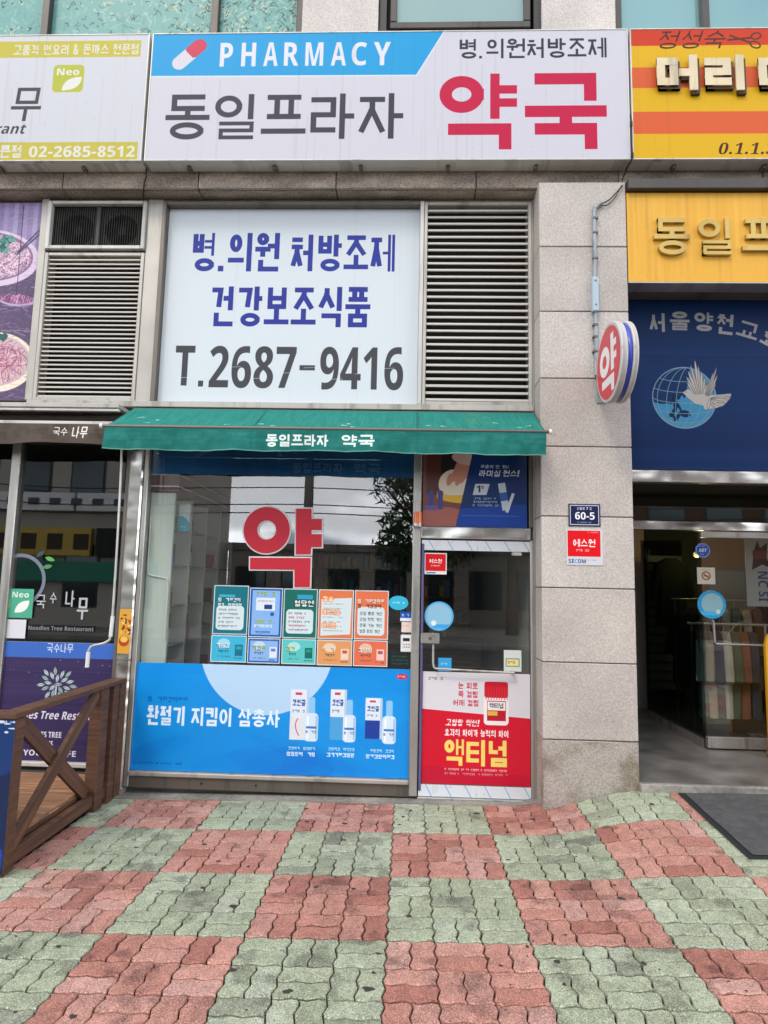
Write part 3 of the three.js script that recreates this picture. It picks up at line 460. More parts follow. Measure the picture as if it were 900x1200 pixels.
{ // food poster
  const r = { x0: -4.4, x1: -3.332, y0: 3.2, y1: 5.03, z: 0.012 };
  const mat = printed(r, 330, (x, d) => {
    fillAll(x, d, '#857796'); const q = rng(3);
    for (let i = 0; i < 26; i++) { x.fillStyle = ['#a08fb8', '#9483ae', '#a99ac0', '#8b7aa5'][i % 4]; x.fillRect(i * 0.045, 0, 0.043, d.h * 0.34); }
    x.fillStyle = '#5c4c68'; x.fillRect(0, d.h * 0.34, d.w, d.h);
    for (let i = 0; i < 260; i++) { x.strokeStyle = ['#c9b8cf', '#4b3b5d', '#87709a', '#55406b'][Math.floor(q() * 4)]; x.globalAlpha = 0.5; x.lineWidth = 0.003 + q() * 0.006; const a = q() * d.w, b = d.h * (0.36 + q() * 0.64); x.beginPath(); x.moveTo(a, b); x.lineTo(a + (q() - 0.4) * 0.3, b + (q() - 0.5) * 0.08); x.stroke(); }
    x.globalAlpha = 1;
    const bowl = (cx, cy, rx, ry, rim, inn, strands, cols) => { x.fillStyle = rim; x.beginPath(); x.ellipse(cx, cy, rx, ry, 0.08, 0, 7); x.fill(); x.fillStyle = inn; x.beginPath(); x.ellipse(cx - 0.01, cy - 0.015, rx * 0.9, ry * 0.86, 0.08, 0, 7); x.fill(); x.save(); x.beginPath(); x.ellipse(cx - 0.01, cy - 0.015, rx * 0.86, ry * 0.8, 0.08, 0, 7); x.clip(); for (let i = 0; i < strands; i++) { x.strokeStyle = cols[Math.floor(q() * cols.length)]; x.lineWidth = 0.003 + q() * 0.005; x.globalAlpha = 0.5 + q() * 0.5; x.beginPath(); x.ellipse(cx + (q() - 0.5) * rx * 1.4, cy + (q() - 0.5) * ry, 0.05 + q() * 0.14, 0.03 + q() * 0.09, q() * 3, q() * 6, q() * 6 + 2); x.stroke(); } x.globalAlpha = 1; x.restore(); };
    const [b1x, b1y] = d.px(-14, 302); bowl(b1x, b1y, 0.47, 0.27, '#d6c2d8', '#8a6a8e', 420, ['#e7cfd8', '#b891a8', '#dcb6c2', '#744d72', '#f0e2e6']);
    const [b3x, b3y] = d.px(20, 352); bowl(b3x, b3y, 0.17, 0.055, '#b79fc0', '#7d4d77', 110, ['#d7a3c0', '#6b3c63']);
    for (let i = 0; i < 12; i++) { const [a, b] = d.px(2 + q() * 12, 278 + q() * 20); x.fillStyle = ['#3f7f78', '#58a08c', '#2d5f60'][i % 3]; x.beginPath(); x.ellipse(a, b, 0.035, 0.02, q() * 3, 0, 7); x.fill(); }
    x.strokeStyle = '#4a4a66'; x.lineWidth = 0.016; for (const o of [0, 0.05]) { const [a, b] = d.px(54, 262 + o * 120), [e, f] = d.px(20, 296 + o * 40); x.beginPath(); x.moveTo(a, b); x.lineTo(e, f); x.stroke(); }
    const [b2x, b2y] = d.px(-6, 424); bowl(b2x, b2y, 0.36, 0.27, '#e9dcc6', '#c9aeb2', 190, ['#9a4a68', '#b8708a', '#e2cdbf', '#7a3a58', '#cf9aa8']);
    for (let i = 0; i < 7; i++) { const [a, b] = d.px(-2 + q() * 9, 392 + q() * 6); x.fillStyle = '#2f5d52'; x.beginPath(); x.ellipse(a, b, 0.03, 0.015, q() * 3, 0, 7); x.fill(); }
    for (let i = 0; i < 5200; i++) { x.globalAlpha = 0.06 + q() * 0.1; x.fillStyle = ['#2c2038', '#efe6f2', '#6f5486', '#c79fc0'][Math.floor(q() * 4)]; const a = q() * d.w, b = q() * d.h; x.fillRect(a, b, 0.004 + q() * 0.03, 0.003 + q() * 0.009); } x.globalAlpha = 1; for (let i = 0; i < 70; i++) { x.globalAlpha = 0.4; x.strokeStyle = q() > 0.35 ? '#e6dcea' : '#3a2b49'; x.lineWidth = 0.002 + q() * 0.004; const a = q() * d.w, b = d.h * (0.45 + q() * 0.55); x.beginPath(); x.moveTo(a, b); x.lineTo(a + 0.05 + q() * 0.2, b + (q() - 0.5) * 0.1); x.stroke(); } x.globalAlpha = 1;
    x.strokeStyle = '#3b3048'; x.lineWidth = 0.006; const [l1, l2] = d.px(28, 240); x.beginPath(); x.moveTo(l1, l2); x.lineTo(l1 + 0.01, l2 + 0.85); x.stroke();
  }, { roughness: 0.35 });
  tag(board(null, 'food_poster', r, mat, 0.012), 'purple tinted poster with noodle bowl and chopsticks', 'poster');
}

// ---------------------------------------------------------------- long sign boxes
const ZS = 0.315, SB = 5.214, ST = 6.412;
function signBox(name, label, x0, x1, draw, seed) {
  const t = thing(name, label, 'sign', [(x0 + x1) / 2, SB, 0.24], 'illuminated sign boxes over the shops'), r = { x0: x0 + 0.012, x1: x1 - 0.012, y0: SB + 0.012, y1: ST - 0.012, z: ZS + 0.002 };
  slab(t, 'case', x0 + 0.002, x1 - 0.002, SB + 0.004, ST - 0.004, ZB + 0.006, ZS - 0.012, M.aluWhite, 0.004);
  board(t, 'face', r, printed(r, 400, (x, d) => { draw(x, d); weather(x, d.w, d.h, seed, 50, 0.07); }, { roughness: 0.5, spec: 0.3, albedo: 0.74 }), 0.012);
  for (const [a, b] of [[SB, SB + 0.0115], [ST - 0.0115, ST]]) slab(t, 'edge_trim', x0 + 0.014, x1 - 0.014, a, b, ZS - 0.03, ZS + 0.006, M.aluWhite, 0.002);
  for (const [a, b] of [[x0, x0 + 0.0115], [x1 - 0.0115, x1]]) slab(t, 'edge_trim', a, b, SB, ST, ZS - 0.03, ZS + 0.006, M.aluWhite, 0.002);
  for (let q = x0 + 0.35; q < x1 - 0.1; q += 0.74) slab(t, 'bracket', q, q + 0.03, SB - 0.03, SB + 0.003, ZB + 0.03, ZS - 0.06, M.steelDark, 0.003);
  return t;
}
signBox('sign_box', 'white pharmacy sign box with sky blue corner and crimson lettering', -2.296, 1.79, (x, d) => {
  fillAll(x, d, '#dfdde6');
  x.fillStyle = '#27a9e6'; x.beginPath(); [[170, 30], [524, 30], [488, 87.5], [170, 89]].forEach((p, i) => x[i ? 'lineTo' : 'moveTo'](...d.px(...p))); x.fill();
  x.strokeStyle = '#e8f2f8'; x.lineWidth = 0.012; x.beginPath(); x.moveTo(...d.px(170, 90)); x.lineTo(...d.px(488, 88.5)); x.lineTo(...d.px(525, 30)); x.stroke();
  x.lineCap = 'round'; x.lineWidth = 0.125; x.strokeStyle = '#e6e2ea'; x.beginPath(); x.moveTo(...d.px(210, 74)); x.lineTo(...d.px(222, 64)); x.stroke();
  x.strokeStyle = '#dc4a63'; x.beginPath(); x.moveTo(...d.px(226, 60)); x.lineTo(...d.px(234, 53.5)); x.stroke(); x.lineCap = 'butt'; x.strokeStyle = '#e6e2ea'; x.lineWidth = 0.124; x.beginPath(); x.moveTo(...d.px(214, 70.5)); x.lineTo(...d.px(222, 63.8)); x.stroke();
  x.fillStyle = '#f2eff5'; [...'PHARMACY'].forEach((c, i) => { const l = [258, 283, 309, 333, 358, 388, 412, 438][i], w = [15, 17, 17, 17, 21, 18, 18, 20][i]; latin(x, c, ...d.box(l, 50 - i * 0.15, l + w, 78 - i * 0.25), 'bold 100px sans-serif'); });
  hangul(x, '병.의원처방조제', ...d.box(538, 45, 711, 68), '#3d3d4a', 0.115);
  hangul(x, '동일프라자', ...d.box(194, 110, 473, 163), '#454551', 0.115);
  hangul(x, '약국', ...d.box(512, 86, 711, 175), '#d21f4c', 0.15);
}, 21);
signBox('sign_box', 'pale restaurant sign box with mustard bands and green leaf badge', -4.7, -2.32, (x, d) => {
  fillAll(x, d, '#dfe0e6'); x.fillStyle = '#d3c64f'; x.fillRect(...d.box(-200, 49, 165, 68)); x.fillRect(...d.box(-200, 167, 161, 188));
  hangul(x, '고품격 면요리 & 돈까스 전문점', ...d.box(16, 52, 163, 64), '#ecebe2', 0.12);
  x.fillStyle = '#c4c94a'; x.beginPath(); x.roundRect(...d.box(62, 76, 98, 108), 0.04); x.fill();
  x.fillStyle = '#f2f3ea'; latin(x, 'Neo', ...d.box(67, 80, 93, 88)); x.beginPath(); const [a, b] = d.px(72, 106), [e, f] = d.px(96, 90); x.moveTo(a, b); x.quadraticCurveTo(a + 0.01, f, e, f); x.quadraticCurveTo(e, b, a, b); x.fill();
  hangul(x, '무', ...d.box(12, 102, 47, 142), '#4b4a4f', 0.1, 0, 0.08);
  x.fillStyle = '#4b4a4f'; latin(x, 'Restaurant', ...d.box(-64, 145, 31, 157), 'bold italic 100px sans-serif');
  hangul(x, '푸른점', ...d.box(-14, 170, 26, 185), '#ecebe2', 0.14); x.fillStyle = '#eeede4'; latin(x, '02-2685-8512', ...d.box(34, 171, 158, 184));
}, 22);
{
  const x0 = 1.806, x1 = 4.3, t = signBox('sign_box', 'red and yellow striped sign box with cream raised lettering', x0, x1, (x, d) => {
    fillAll(x, d, '#f0bd22'); x.fillStyle = '#dc4427'; x.fillRect(0, 0, d.w, d.box(740, 33, 900, 52)[3]); x.fillStyle = '#ea6a3d'; x.fillRect(0, d.px(750, 79)[1], d.w, 0.19); x.fillRect(0, d.px(750, 131)[1], d.w, 0.2);
    hangul(x, '정성숙', ...d.box(768, 36, 846, 57), '#4a3528', 0.09, 0, 0.35);
    x.strokeStyle = '#5d3d29'; x.lineWidth = 0.018; const [a, b] = d.px(852, 47); x.beginPath(); x.moveTo(a, b); x.lineTo(a + 0.2, b - 0.02); x.moveTo(a + 0.02, b - 0.045); x.lineTo(a + 0.2, b + 0.03); x.stroke(); x.lineWidth = 0.014; x.beginPath(); x.ellipse(a + 0.24, b - 0.035, 0.04, 0.028, -0.3, 0, 7); x.stroke(); x.beginPath(); x.ellipse(a + 0.23, b + 0.045, 0.042, 0.028, 0.4, 0, 7); x.stroke();
    x.fillStyle = '#4a2f1c'; latin(x, '0.1.1.3', ...d.box(842, 167, 910, 181), 'bold italic 100px serif');
  }, 23);
  const cream = std({ color: 0xe3d3ae, map: T.grime, roughness: 0.6 }), side = std({ color: 0x4a3626, roughness: 0.7 });
  [['머', 768, 822], ['리', 824, 874], ['마', 887, 940]].forEach(([s, l, r]) => {
    const k = rect(l, 66, r, 107, ZS + 0.03), L = letterGeo(s, k.x0, -k.y1, k.x1 - k.x0, k.y1 - k.y0, 0.21, 0.012), B = letterGeo(s, k.x0, -k.y1, k.x1 - k.x0, k.y1 - k.y0, 0.21, 0.026);
    B.translate(0.022, -0.022, ZS + 0.003); L.translate(0, 0, ZS + 0.032); const m = part(t, 'letter', L, cream); part(m, 'letter_backing', B, side);
  });
}

// ---------------------------------------------------------------- green awning
function clothSheet(a, b, c, d, nx, ny, fn) { // a b top corners, c d bottom corners
  const g = new THREE.PlaneGeometry(1, 1, nx, ny), p = g.attributes.position, uv = g.attributes.uv, L = V3(a).distanceTo(V3(b)), H = V3(a).distanceTo(V3(c));
  for (let i = 0; i < p.count; i++) { const u = p.getX(i) + 0.5, v = 0.5 - p.getY(i), o = fn ? fn(u, v) : [0, 0, 0]; for (let k = 0; k < 3; k++) p.setComponent(i, k, lerp(lerp(a[k], b[k], u), lerp(c[k], d[k], u), v) + o[k]); uv.setXY(i, u * L, -v * H); }
  g.computeVertexNormals(); return g;
}
{
  const xl = -2.345, xr = 1.03, zf = 0.54, yb = 3.125, yf = 2.855, yv = 2.668;
  const t = thing('awning', 'green fabric awning with white lettering over the pharmacy window', 'awning', [-0.66, yf, 0.06]);
  const sag = (u, v) => [0, -0.016 * Math.sin(v * Math.PI) * (0.5 + 0.5 * Math.sin(u * Math.PI)) + 0.005 * Math.sin(u * 31 + v * 5) * Math.sin(v * 3.1), 0], fold = (u, v) => [0, -0.005 * Math.sin(u * 9) * v - 0.004 * Math.sin(u * 37) * v, 0.014 * Math.sin(u * 23 + v) * v + 0.008 * Math.sin(u * 61 + 2 * v) * v + 0.006 * Math.sin(u * 140 + 3 * v) * v * v];
  const seams = [xl, -1.2, 0.065, xr];
  for (let k = 0; k < 3; k++) {
    const L = seams[k + 1] - seams[k] - 0.002, H = Math.hypot(zf - 0.07, yb - yf), g = clothSheet([seams[k] + 0.001, yb, 0.07], [seams[k + 1] - 0.001, yb, 0.07], [seams[k] + 0.001, yf, zf], [seams[k + 1] - 0.001, yf, zf], 40, 10, sag), uv = g.attributes.uv; for (let i = 0; i < uv.count; i++) uv.setXY(i, uv.getX(i) / L, 1 + uv.getY(i) / H);
    const cm = printed({ x0: 0, x1: L, y0: 0, y1: H, z: 0 }, 420, (x, d) => { fillAll(x, d, '#267a70'); const q = rng(300 + k); for (let i = 0; i < 320; i++) { x.fillStyle = q() > 0.5 ? 'rgba(80,160,146,0.1)' : 'rgba(14,74,70,0.12)'; x.save(); x.translate(q() * d.w, q() * d.h); x.fillRect(0, 0, 0.004 + q() * 0.02, 0.03 + q() * 0.2); x.restore(); } for (let i = 0; i < 5; i++) { x.fillStyle = 'rgba(214,222,208,0.75)'; const a = q() * d.w, b = d.h * (0.4 + 0.5 * q()); for (let j = 0; j < 4; j++) { x.beginPath(); x.ellipse(a + q() * 0.05, b + q() * 0.02, 0.004 + q() * 0.012, 0.003 + q() * 0.006, 0, 0, 7); x.fill(); } } if (k === 2) for (let i = 0; i < 26; i++) { x.fillStyle = 'rgba(150,140,80,0.1)'; x.beginPath(); x.ellipse(d.w * 0.5 + (q() - 0.5) * 0.16, d.h * (0.1 + 0.5 * q()), 0.01 + q() * 0.02, 0.015 + q() * 0.04, 0, 0, 7); x.fill(); } x.strokeStyle = 'rgba(16,70,64,0.8)'; x.lineWidth = 0.004; x.strokeRect(0.006, 0.006, d.w - 0.012, d.h - 0.012); }, { roughness: 0.85, spec: 0.3, bump: null }); cm.side = THREE.DoubleSide;
    part(t, 'canopy_panel', g, cm);
  }
  part(t, 'front_bar', new THREE.CylinderGeometry(0.013, 0.013, xr - xl + 0.05, 12).rotateZ(Math.PI / 2), M.steelDark, [(xl + xr) / 2, yf - 0.006, zf]);
  for (const x of [xl - 0.03, xr + 0.03]) part(t, 'end_cap', new THREE.CylinderGeometry(0.02, 0.02, 0.02, 14).rotateZ(Math.PI / 2), M.white, [x, yf - 0.006, zf]);
  const vr = { x0: xl, x1: xr, y0: yv, y1: yf - 0.018, z: zf };
  const vm = printed(vr, 420, (x, d) => { fillAll(x, d, '#ffffff'); x.fillStyle = '#226f67'; x.fillRect(0, 0, d.w, d.h); const q = rng(6); for (let i = 0; i < 260; i++) { x.fillStyle = q() > 0.5 ? 'rgba(70,150,140,0.13)' : 'rgba(16,84,80,0.14)'; x.fillRect(q() * d.w, q() * d.h * 0.6, 0.01 + q() * 0.16, 0.01 + q() * 0.05); } x.fillStyle = '#15655f'; for (const s of seams) x.fillRect(s - xl - 0.003, 0, 0.006, d.h); x.fillStyle = 'rgba(170,190,170,0.5)'; x.fillRect(0, d.h - 0.008, d.w, 0.008); hangul(x, '동일프라자', ...d.box(312, 509.5, 385, 524), '#e4ece8', 0.16); hangul(x, '약국', ...d.box(400, 510, 439, 524.5), '#e4ece8', 0.17); }, { roughness: 0.85, spec: 0.3 });
  vm.side = THREE.DoubleSide; vm.bumpMap = null;
  const vg = clothSheet([xl, yf - 0.018, zf + 0.012], [xr, yf - 0.018, zf + 0.012], [xl, yv, zf + 0.012], [xr, yv, zf + 0.012], 120, 5, fold);
  { const uv = vg.attributes.uv; for (let i = 0; i < uv.count; i++) uv.setXY(i, uv.getX(i) / (xr - xl), 1 + uv.getY(i) / (yf - 0.018 - yv)); }
  part(t, 'valance', vg, vm);
  part(t, 'roller', new THREE.CylinderGeometry(0.03, 0.03, xr - xl, 14).rotateZ(Math.PI / 2), M.steelDark, [(xl + xr) / 2, 3.105, 0.045]);
  for (const x of [-2.1, 0.9]) { part(t, 'folding_arm', bar([x, 3.02, 0.06], [x + (x < 0 ? 0.5 : -0.5), 2.93, 0.28], 0.03, 0.035), M.alu); part(t, 'folding_arm', bar([x + (x < 0 ? 0.5 : -0.5), 2.93, 0.28], [x + (x < 0 ? 0.1 : -0.1), 2.845, 0.52], 0.026, 0.03), M.alu); }
}
{ // brown awning of the restaurant, rolled most of the way in
  const xl = -4.5, xr = -2.372, t = thing('awning', 'half rolled brown fabric awning with white brush lettering', 'awning', [-3.4, 2.75, 0.06]);
  slab(t, 'cover', xl, xr, 3.06, 3.1, 0.052, 0.3, M.alu, 0.006); slab(t, 'cover_lip', xl, xr, 3.035, 3.058, 0.25, 0.29, M.aluWhite, 0.004);
  part(t, 'roller', new THREE.CylinderGeometry(0.05, 0.05, xr - xl - 0.06, 18).rotateZ(Math.PI / 2), M.brownCloth, [(xl + xr) / 2, 2.995, 0.14]);
  part(t, 'canopy', clothSheet([xl, 2.985, 0.18], [xr, 2.985, 0.18], [xl, 2.92, 0.35], [xr, 2.92, 0.35], 30, 4, (u, v) => [0, -0.006 * Math.sin(v * 3.1), 0]), M.brownCloth);
  slab(t, 'front_bar', xl, xr, 2.898, 2.93, 0.335, 0.37, M.aluWhite, 0.006);
  const r = { x0: xl, x1: xr, y0: 2.745, y1: 2.905, z: 0.365 };
  const m = printed(r, 420, (x, d) => { fillAll(x, d, '#5b514a'); const q = rng(16); for (let i = 0; i < 160; i++) { x.fillStyle = q() > 0.5 ? 'rgba(112,100,90,0.15)' : 'rgba(52,44,40,0.15)'; x.fillRect(q() * d.w, q() * d.h * 0.5, 0.02 + q() * 0.1, 0.01 + q() * 0.06); } hangul(x, '국수', ...d.box(62, 501, 79, 511), '#e9e6e0', 0.11, 0, 0.12, 'round'); hangul(x, '나무', ...d.box(84, 500, 103, 514), '#e9e6e0', 0.11, 0, 0.12, 'round'); }, { roughness: 0.9, spec: 0.3 }); m.side = THREE.DoubleSide;
  const vg = clothSheet([xl, 2.905, 0.375], [xr, 2.905, 0.375], [xl, 2.745, 0.375], [xr, 2.745, 0.375], 70, 5, (u, v) => [0, -0.008 * Math.sin(u * 14) * v, 0.016 * Math.sin(u * 29) * v]);
  { const uv = vg.attributes.uv; for (let i = 0; i < uv.count; i++) uv.setXY(i, uv.getX(i) / (xr - xl), 1 + uv.getY(i) / 0.16); }
  part(t, 'valance', vg, m);
}
{ // crank rod of the awning, hooked up by its ring
  const t = thing('awning_crank', 'white awning crank rod hanging beside the steel pilaster', 'crank rod', [-2.28, 1.0, 0.42]), z = 0.42, p = (a, b) => P(a, b, z);
  part(t, 'rod', tube([p(143.5, 512), p(141, 570), p(136, 660), p(131.5, 728)], 0.009, 20, 8), M.aluWhite);
  part(t, 'grip', tube([p(132, 722), p(129.5, 746)], 0.014, 3, 10), M.white);
  part(t, 'crank_arm', tube([p(129.5, 744), p(128, 750), p(121, 754), p(108, 757), p(104, 762), p(103, 770)], 0.009, 30, 8), M.aluWhite);
  part(t, 'handle', tube([p(103.5, 764), p(102, 782)], 0.015, 3, 10), M.white);
}

// ---------------------------------------------------------------- pharmacy window
const WX0 = -2.2, WX1 = 0.05;
{
  const t = thing('shop_window', 'wide pharmacy shop window in steel framing', 'window', [-1.07, 0.03, 0]);
  part(t, 'pane', new THREE.PlaneGeometry(WX1 - WX0, 2.96), M.glass, [(WX0 + WX1) / 2, 1.62, -0.012]);
  slab(t, 'frame_side', -2.238, -2.198, 0.03, 3.12, -0.06, 0.03, M.steel, 0.005);
  slab(t, 'frame_side', 0.046, 0.112, 0.03, 3.12, -0.06, 0.03, M.steel, 0.005);
  slab(t, 'sill', -2.197, 0.045, 0.118, 0.152, -0.06, 0.045, M.alu, 0.006);
  slab(t, 'kick_plate', -2.197, 0.045, 0.022, 0.117, -0.05, 0.018, M.steelDark, 0.003);
  slab(t, 'head', -2.197, 0.045, 3.08, 3.12, -0.06, 0.03, M.steel, 0.004);
  for (const px of [236, 300]) part(t, 'drain_hole', new THREE.CylinderGeometry(0.009, 0.009, 0.004, 12).rotateX(Math.PI / 2), M.black, [P(px, 917, 0.02)[0], 0.07, 0.019]);
  const r = { x0: WX0 + 0.002, x1: WX1 - 0.004, y0: 2.58, y1: 3.06, z: -0.02 };
  board(t, 'blue_film', r, printed(r, 200, (x, d) => { fillAll(x, d, '#1d5f9e'); const q = rng(9); for (let i = 0; i < 60; i++) { x.fillStyle = q() > 0.5 ? 'rgba(40,110,170,0.1)' : 'rgba(20,60,120,0.12)'; x.fillRect(q() * d.w, 0, 0.03 + q() * 0.3, d.h); } }), 0.002);
}
slab(bld, 'plinth', -4.5, -2.24, -0.2, 0.02, -0.06, 0.03, M.concrete, 0.004);
{ // polished pilaster between restaurant and pharmacy
  const t = thing('steel_pilaster', 'polished stainless steel pilaster between restaurant and pharmacy', 'pilaster', [-2.3, 0, 0]);
  slab(t, 'casing', -2.36, -2.242, 0, 3.13, -0.05, 0.045, M.mirrorSteel, 0.012);
  slab(t, 'seam_strip', -2.362, -2.24, 1.02, 1.03, -0.04, 0.047, M.steelDark, 0.002);
  const r = { ...rect(139, 714, 159, 766, 0.05), x0: -2.352, x1: -2.25 };
  tag(board(null, 'food_sticker', r, printed(r, 700, (x, d) => { fillAll(x, d, '#d9a13b'); x.fillStyle = '#b5421f'; x.beginPath(); x.ellipse(d.w * 0.5, d.h * 0.72, d.w * 0.42, d.h * 0.12, 0, 0, 7); x.fill(); x.fillStyle = '#e8c25a'; x.beginPath(); x.ellipse(d.w * 0.5, d.h * 0.68, d.w * 0.3, d.h * 0.07, 0, 0, 7); x.fill(); const q = rng(31); for (let i = 0; i < 26; i++) { x.fillStyle = ['#8c2a14', '#3f2a1c', '#e9d07a', '#c7571f'][i % 4]; x.fillRect(q() * d.w * 0.8 + 0.01, q() * d.h * 0.5 + 0.01, 0.006 + q() * 0.02, 0.004 + q() * 0.02); } }), 0.002), 'small orange food sticker on the steel pilaster', 'sticker');
}
// big red syllable on the glass
{
  const t = thing('window_letter', 'big red Korean letter with white outline on the pharmacy window', 'lettering', [P(332, 640, 0)[0], P(332, 688, 0)[1], 0.003]);
  const k = rect(285, 596, 377, 688, 0.006), hw = 0.0;
  // the letter is drawn with a heavy ring, two ticks and an angle
  const circ = P(312.5, 621, 0.006), R0 = 0.194, r0 = 0.08, pts = (l) => l.map(([a, b]) => { const p = P(a, b, 0.006); return [p[0], p[1]]; });
  const shapes = (g) => {
    const out = [], sh = new THREE.Shape(); sh.absarc(circ[0], circ[1], R0 + g, 0, Math.PI * 2); const h = new THREE.Path(); h.absarc(circ[0], circ[1], r0 - g, 0, Math.PI * 2, true); sh.holes.push(h); out.push(sh);
    const poly = (l) => { const s = new THREE.Shape(); const q = pts(l), cx = 0; q.forEach((p, i) => (i ? s.lineTo(...p) : s.moveTo(...p))); return s; };
    const e = g * 130;
    out.push(poly([[347 - e, 596 - e], [365 + e, 596 - e], [365 + e, 608 - e], [377 + e, 608 - e], [377 + e, 621 + e], [365 + e, 621 + e], [365 + e, 626 - e], [377 + e, 626 - e], [377 + e, 641 + e], [364.5 + e, 641 + e], [364 + e, 649.5 + e], [346.5 - e, 649.5 + e]]));
    out.push(poly([[293 - e, 653.5 - e], [364 + e, 654 - e], [363 + e, 688 + e], [345 - e, 688 + e], [345 - e, 667.5 + e], [293 - e, 667 + e]]));
    return out;
  };
  const mk = (g, z, d) => { const list = shapes(g).map((s, i) => { const q = new THREE.ExtrudeGeometry(s, { depth: d + i * 0.0004, bevelEnabled: false, curveSegments: 40 }); q.translate(0, 0, z); return q; }); return merge(list); };
  part(t, 'outline', mk(0.012, -0.008, 0.008), M.white); part(t, 'face', mk(0, 0.0015, 0.004), std({ color: 0xc21731, roughness: 0.5 }));
}
// the blue advertisement across the foot of the window
{
  const r = { x0: WX0 + 0.004, x1: WX1 - 0.006, y0: 0.156, y1: 1.004, z: 0.004 };
  tag(board(null, 'window_advert', r, printed(r, 560, (x, d) => {
    const q = rng(40); fillAll(x, d, '#0e8ee0');
    for (let i = 0; i < 16; i++) { x.fillStyle = i % 2 ? 'rgba(30,160,236,0.16)' : 'rgba(8,104,200,0.13)'; x.beginPath(); x.ellipse(q() * d.w, d.h * (i % 2 ? 0.2 + 0.3 * q() : 0.7 + 0.3 * q()), 0.2 + q() * 0.5, 0.05 + q() * 0.16, q() - 0.5, 0, 7); x.fill(); }   // printed water ripples
    x.fillStyle = '#b6d6f1'; x.beginPath(); const [cx, cy] = d.px(313, 757); x.arc(cx, cy, 0.55, 0, 7); x.fill();
    smallPrint(x, ...d.box(173, 816, 224, 823), '#0c5fb4', 2);
    for (const [s, b] of [['환절기', [172, 827, 217, 850]], ['지킴이', [224, 829, 272, 851]], ['삼총사', [279, 831, 328, 852]]]) hangul(x, s, ...d.box(...b), '#e2f0fb', 0.14);
    // packs
    const pack = (l, t, rr, b, body) => { const k = d.box(l, t, rr, b); x.fillStyle = '#dfe8f3'; x.fillRect(...k); x.fillStyle = body; x.fillRect(k[0], k[1] + k[3] * 0.55, k[2], k[3] * 0.45); x.fillStyle = '#b9cde3'; x.fillRect(k[0] + k[2] * 0.86, k[1], k[2] * 0.14, k[3]); x.fillStyle = '#d23a4c'; x.fillRect(k[0] + k[2] * 0.25, k[1] + k[3] * 0.06, k[2] * 0.35, k[3] * 0.05); hangul(x, '코앤쿨'.slice(0, 3), k[0] + k[2] * 0.1, k[1] + k[3] * 0.2, k[2] * 0.7, k[3] * 0.13, '#1d4d9c', 0.15); smallPrint(x, k[0] + k[2] * 0.1, k[1] + k[3] * 0.4, k[2] * 0.7, k[3] * 0.06, '#56708f', 3); };
    const spray = (l, t, rr, b) => { const k = d.box(l, t, rr, b), m = k[0] + k[2] / 2; x.fillStyle = '#8cc6ee'; x.beginPath(); x.roundRect(m - k[2] * 0.24, k[1], k[2] * 0.48, k[3] * 0.4, 0.015); x.fill(); x.fillStyle = '#d6e6f5'; x.beginPath(); x.roundRect(k[0], k[1] + k[3] * 0.36, k[2], k[3] * 0.64, 0.03); x.fill(); x.fillStyle = '#f4f9fd'; x.fillRect(k[0] + k[2] * 0.16, k[1] + k[3] * 0.42, k[2] * 0.14, k[3] * 0.52); x.fillStyle = '#a9c6e2'; x.fillRect(k[0] + k[2] * 0.8, k[1] + k[3] * 0.42, k[2] * 0.16, k[3] * 0.52); x.fillStyle = '#3d78c8'; x.fillRect(k[0] + k[2] * 0.12, k[1] + k[3] * 0.66, k[2] * 0.76, k[3] * 0.05); smallPrint(x, k[0] + k[2] * 0.1, k[1] + k[3] * 0.75, k[2] * 0.8, k[3] * 0.07, '#35568c', 5); };
    pack(340, 808, 362, 867, '#dfe3ea'); spray(357, 817, 373, 869); pack(387, 808, 406, 867, '#4ea3dc'); spray(402, 820, 417, 870); pack(428, 818, 448, 866, '#1e3f9a'); spray(448, 821, 464, 872);
    x.strokeStyle = '#c9505c'; x.lineWidth = 0.008; x.beginPath(); x.moveTo(...d.px(349, 842)); x.quadraticCurveTo(...d.px(343, 850), ...d.px(350, 862)); x.stroke();
    for (const [l, t, rr] of [[338, 875, 371], [385, 876, 416], [431, 878, 462]]) { smallPrint(x, ...d.box(l, t, rr, t + 4), '#cfe5f7', l); smallPrint(x, ...d.box(l - 2, t + 6, rr + 2, t + 11.5), '#eef6fc', l + 1); }
    x.fillStyle = '#c8294a'; x.beginPath(); const [ox, oy] = d.px(471, 793); x.ellipse(ox, oy, 0.048, 0.022, 0, 0, 7); x.fill(); x.fillStyle = '#f0e3e6'; smallPrint(x, ox - 0.035, oy - 0.009, 0.07, 0.018, '#f3dfe4', 8);
    smallPrint(x, ...d.box(156, 893, 215, 896), '#0a5cae', 11, 0.9);
  }, { roughness: 0.3, coat: 0.3 }), 0.003), 'long sky blue advertisement across the foot of the pharmacy window', 'poster');
}
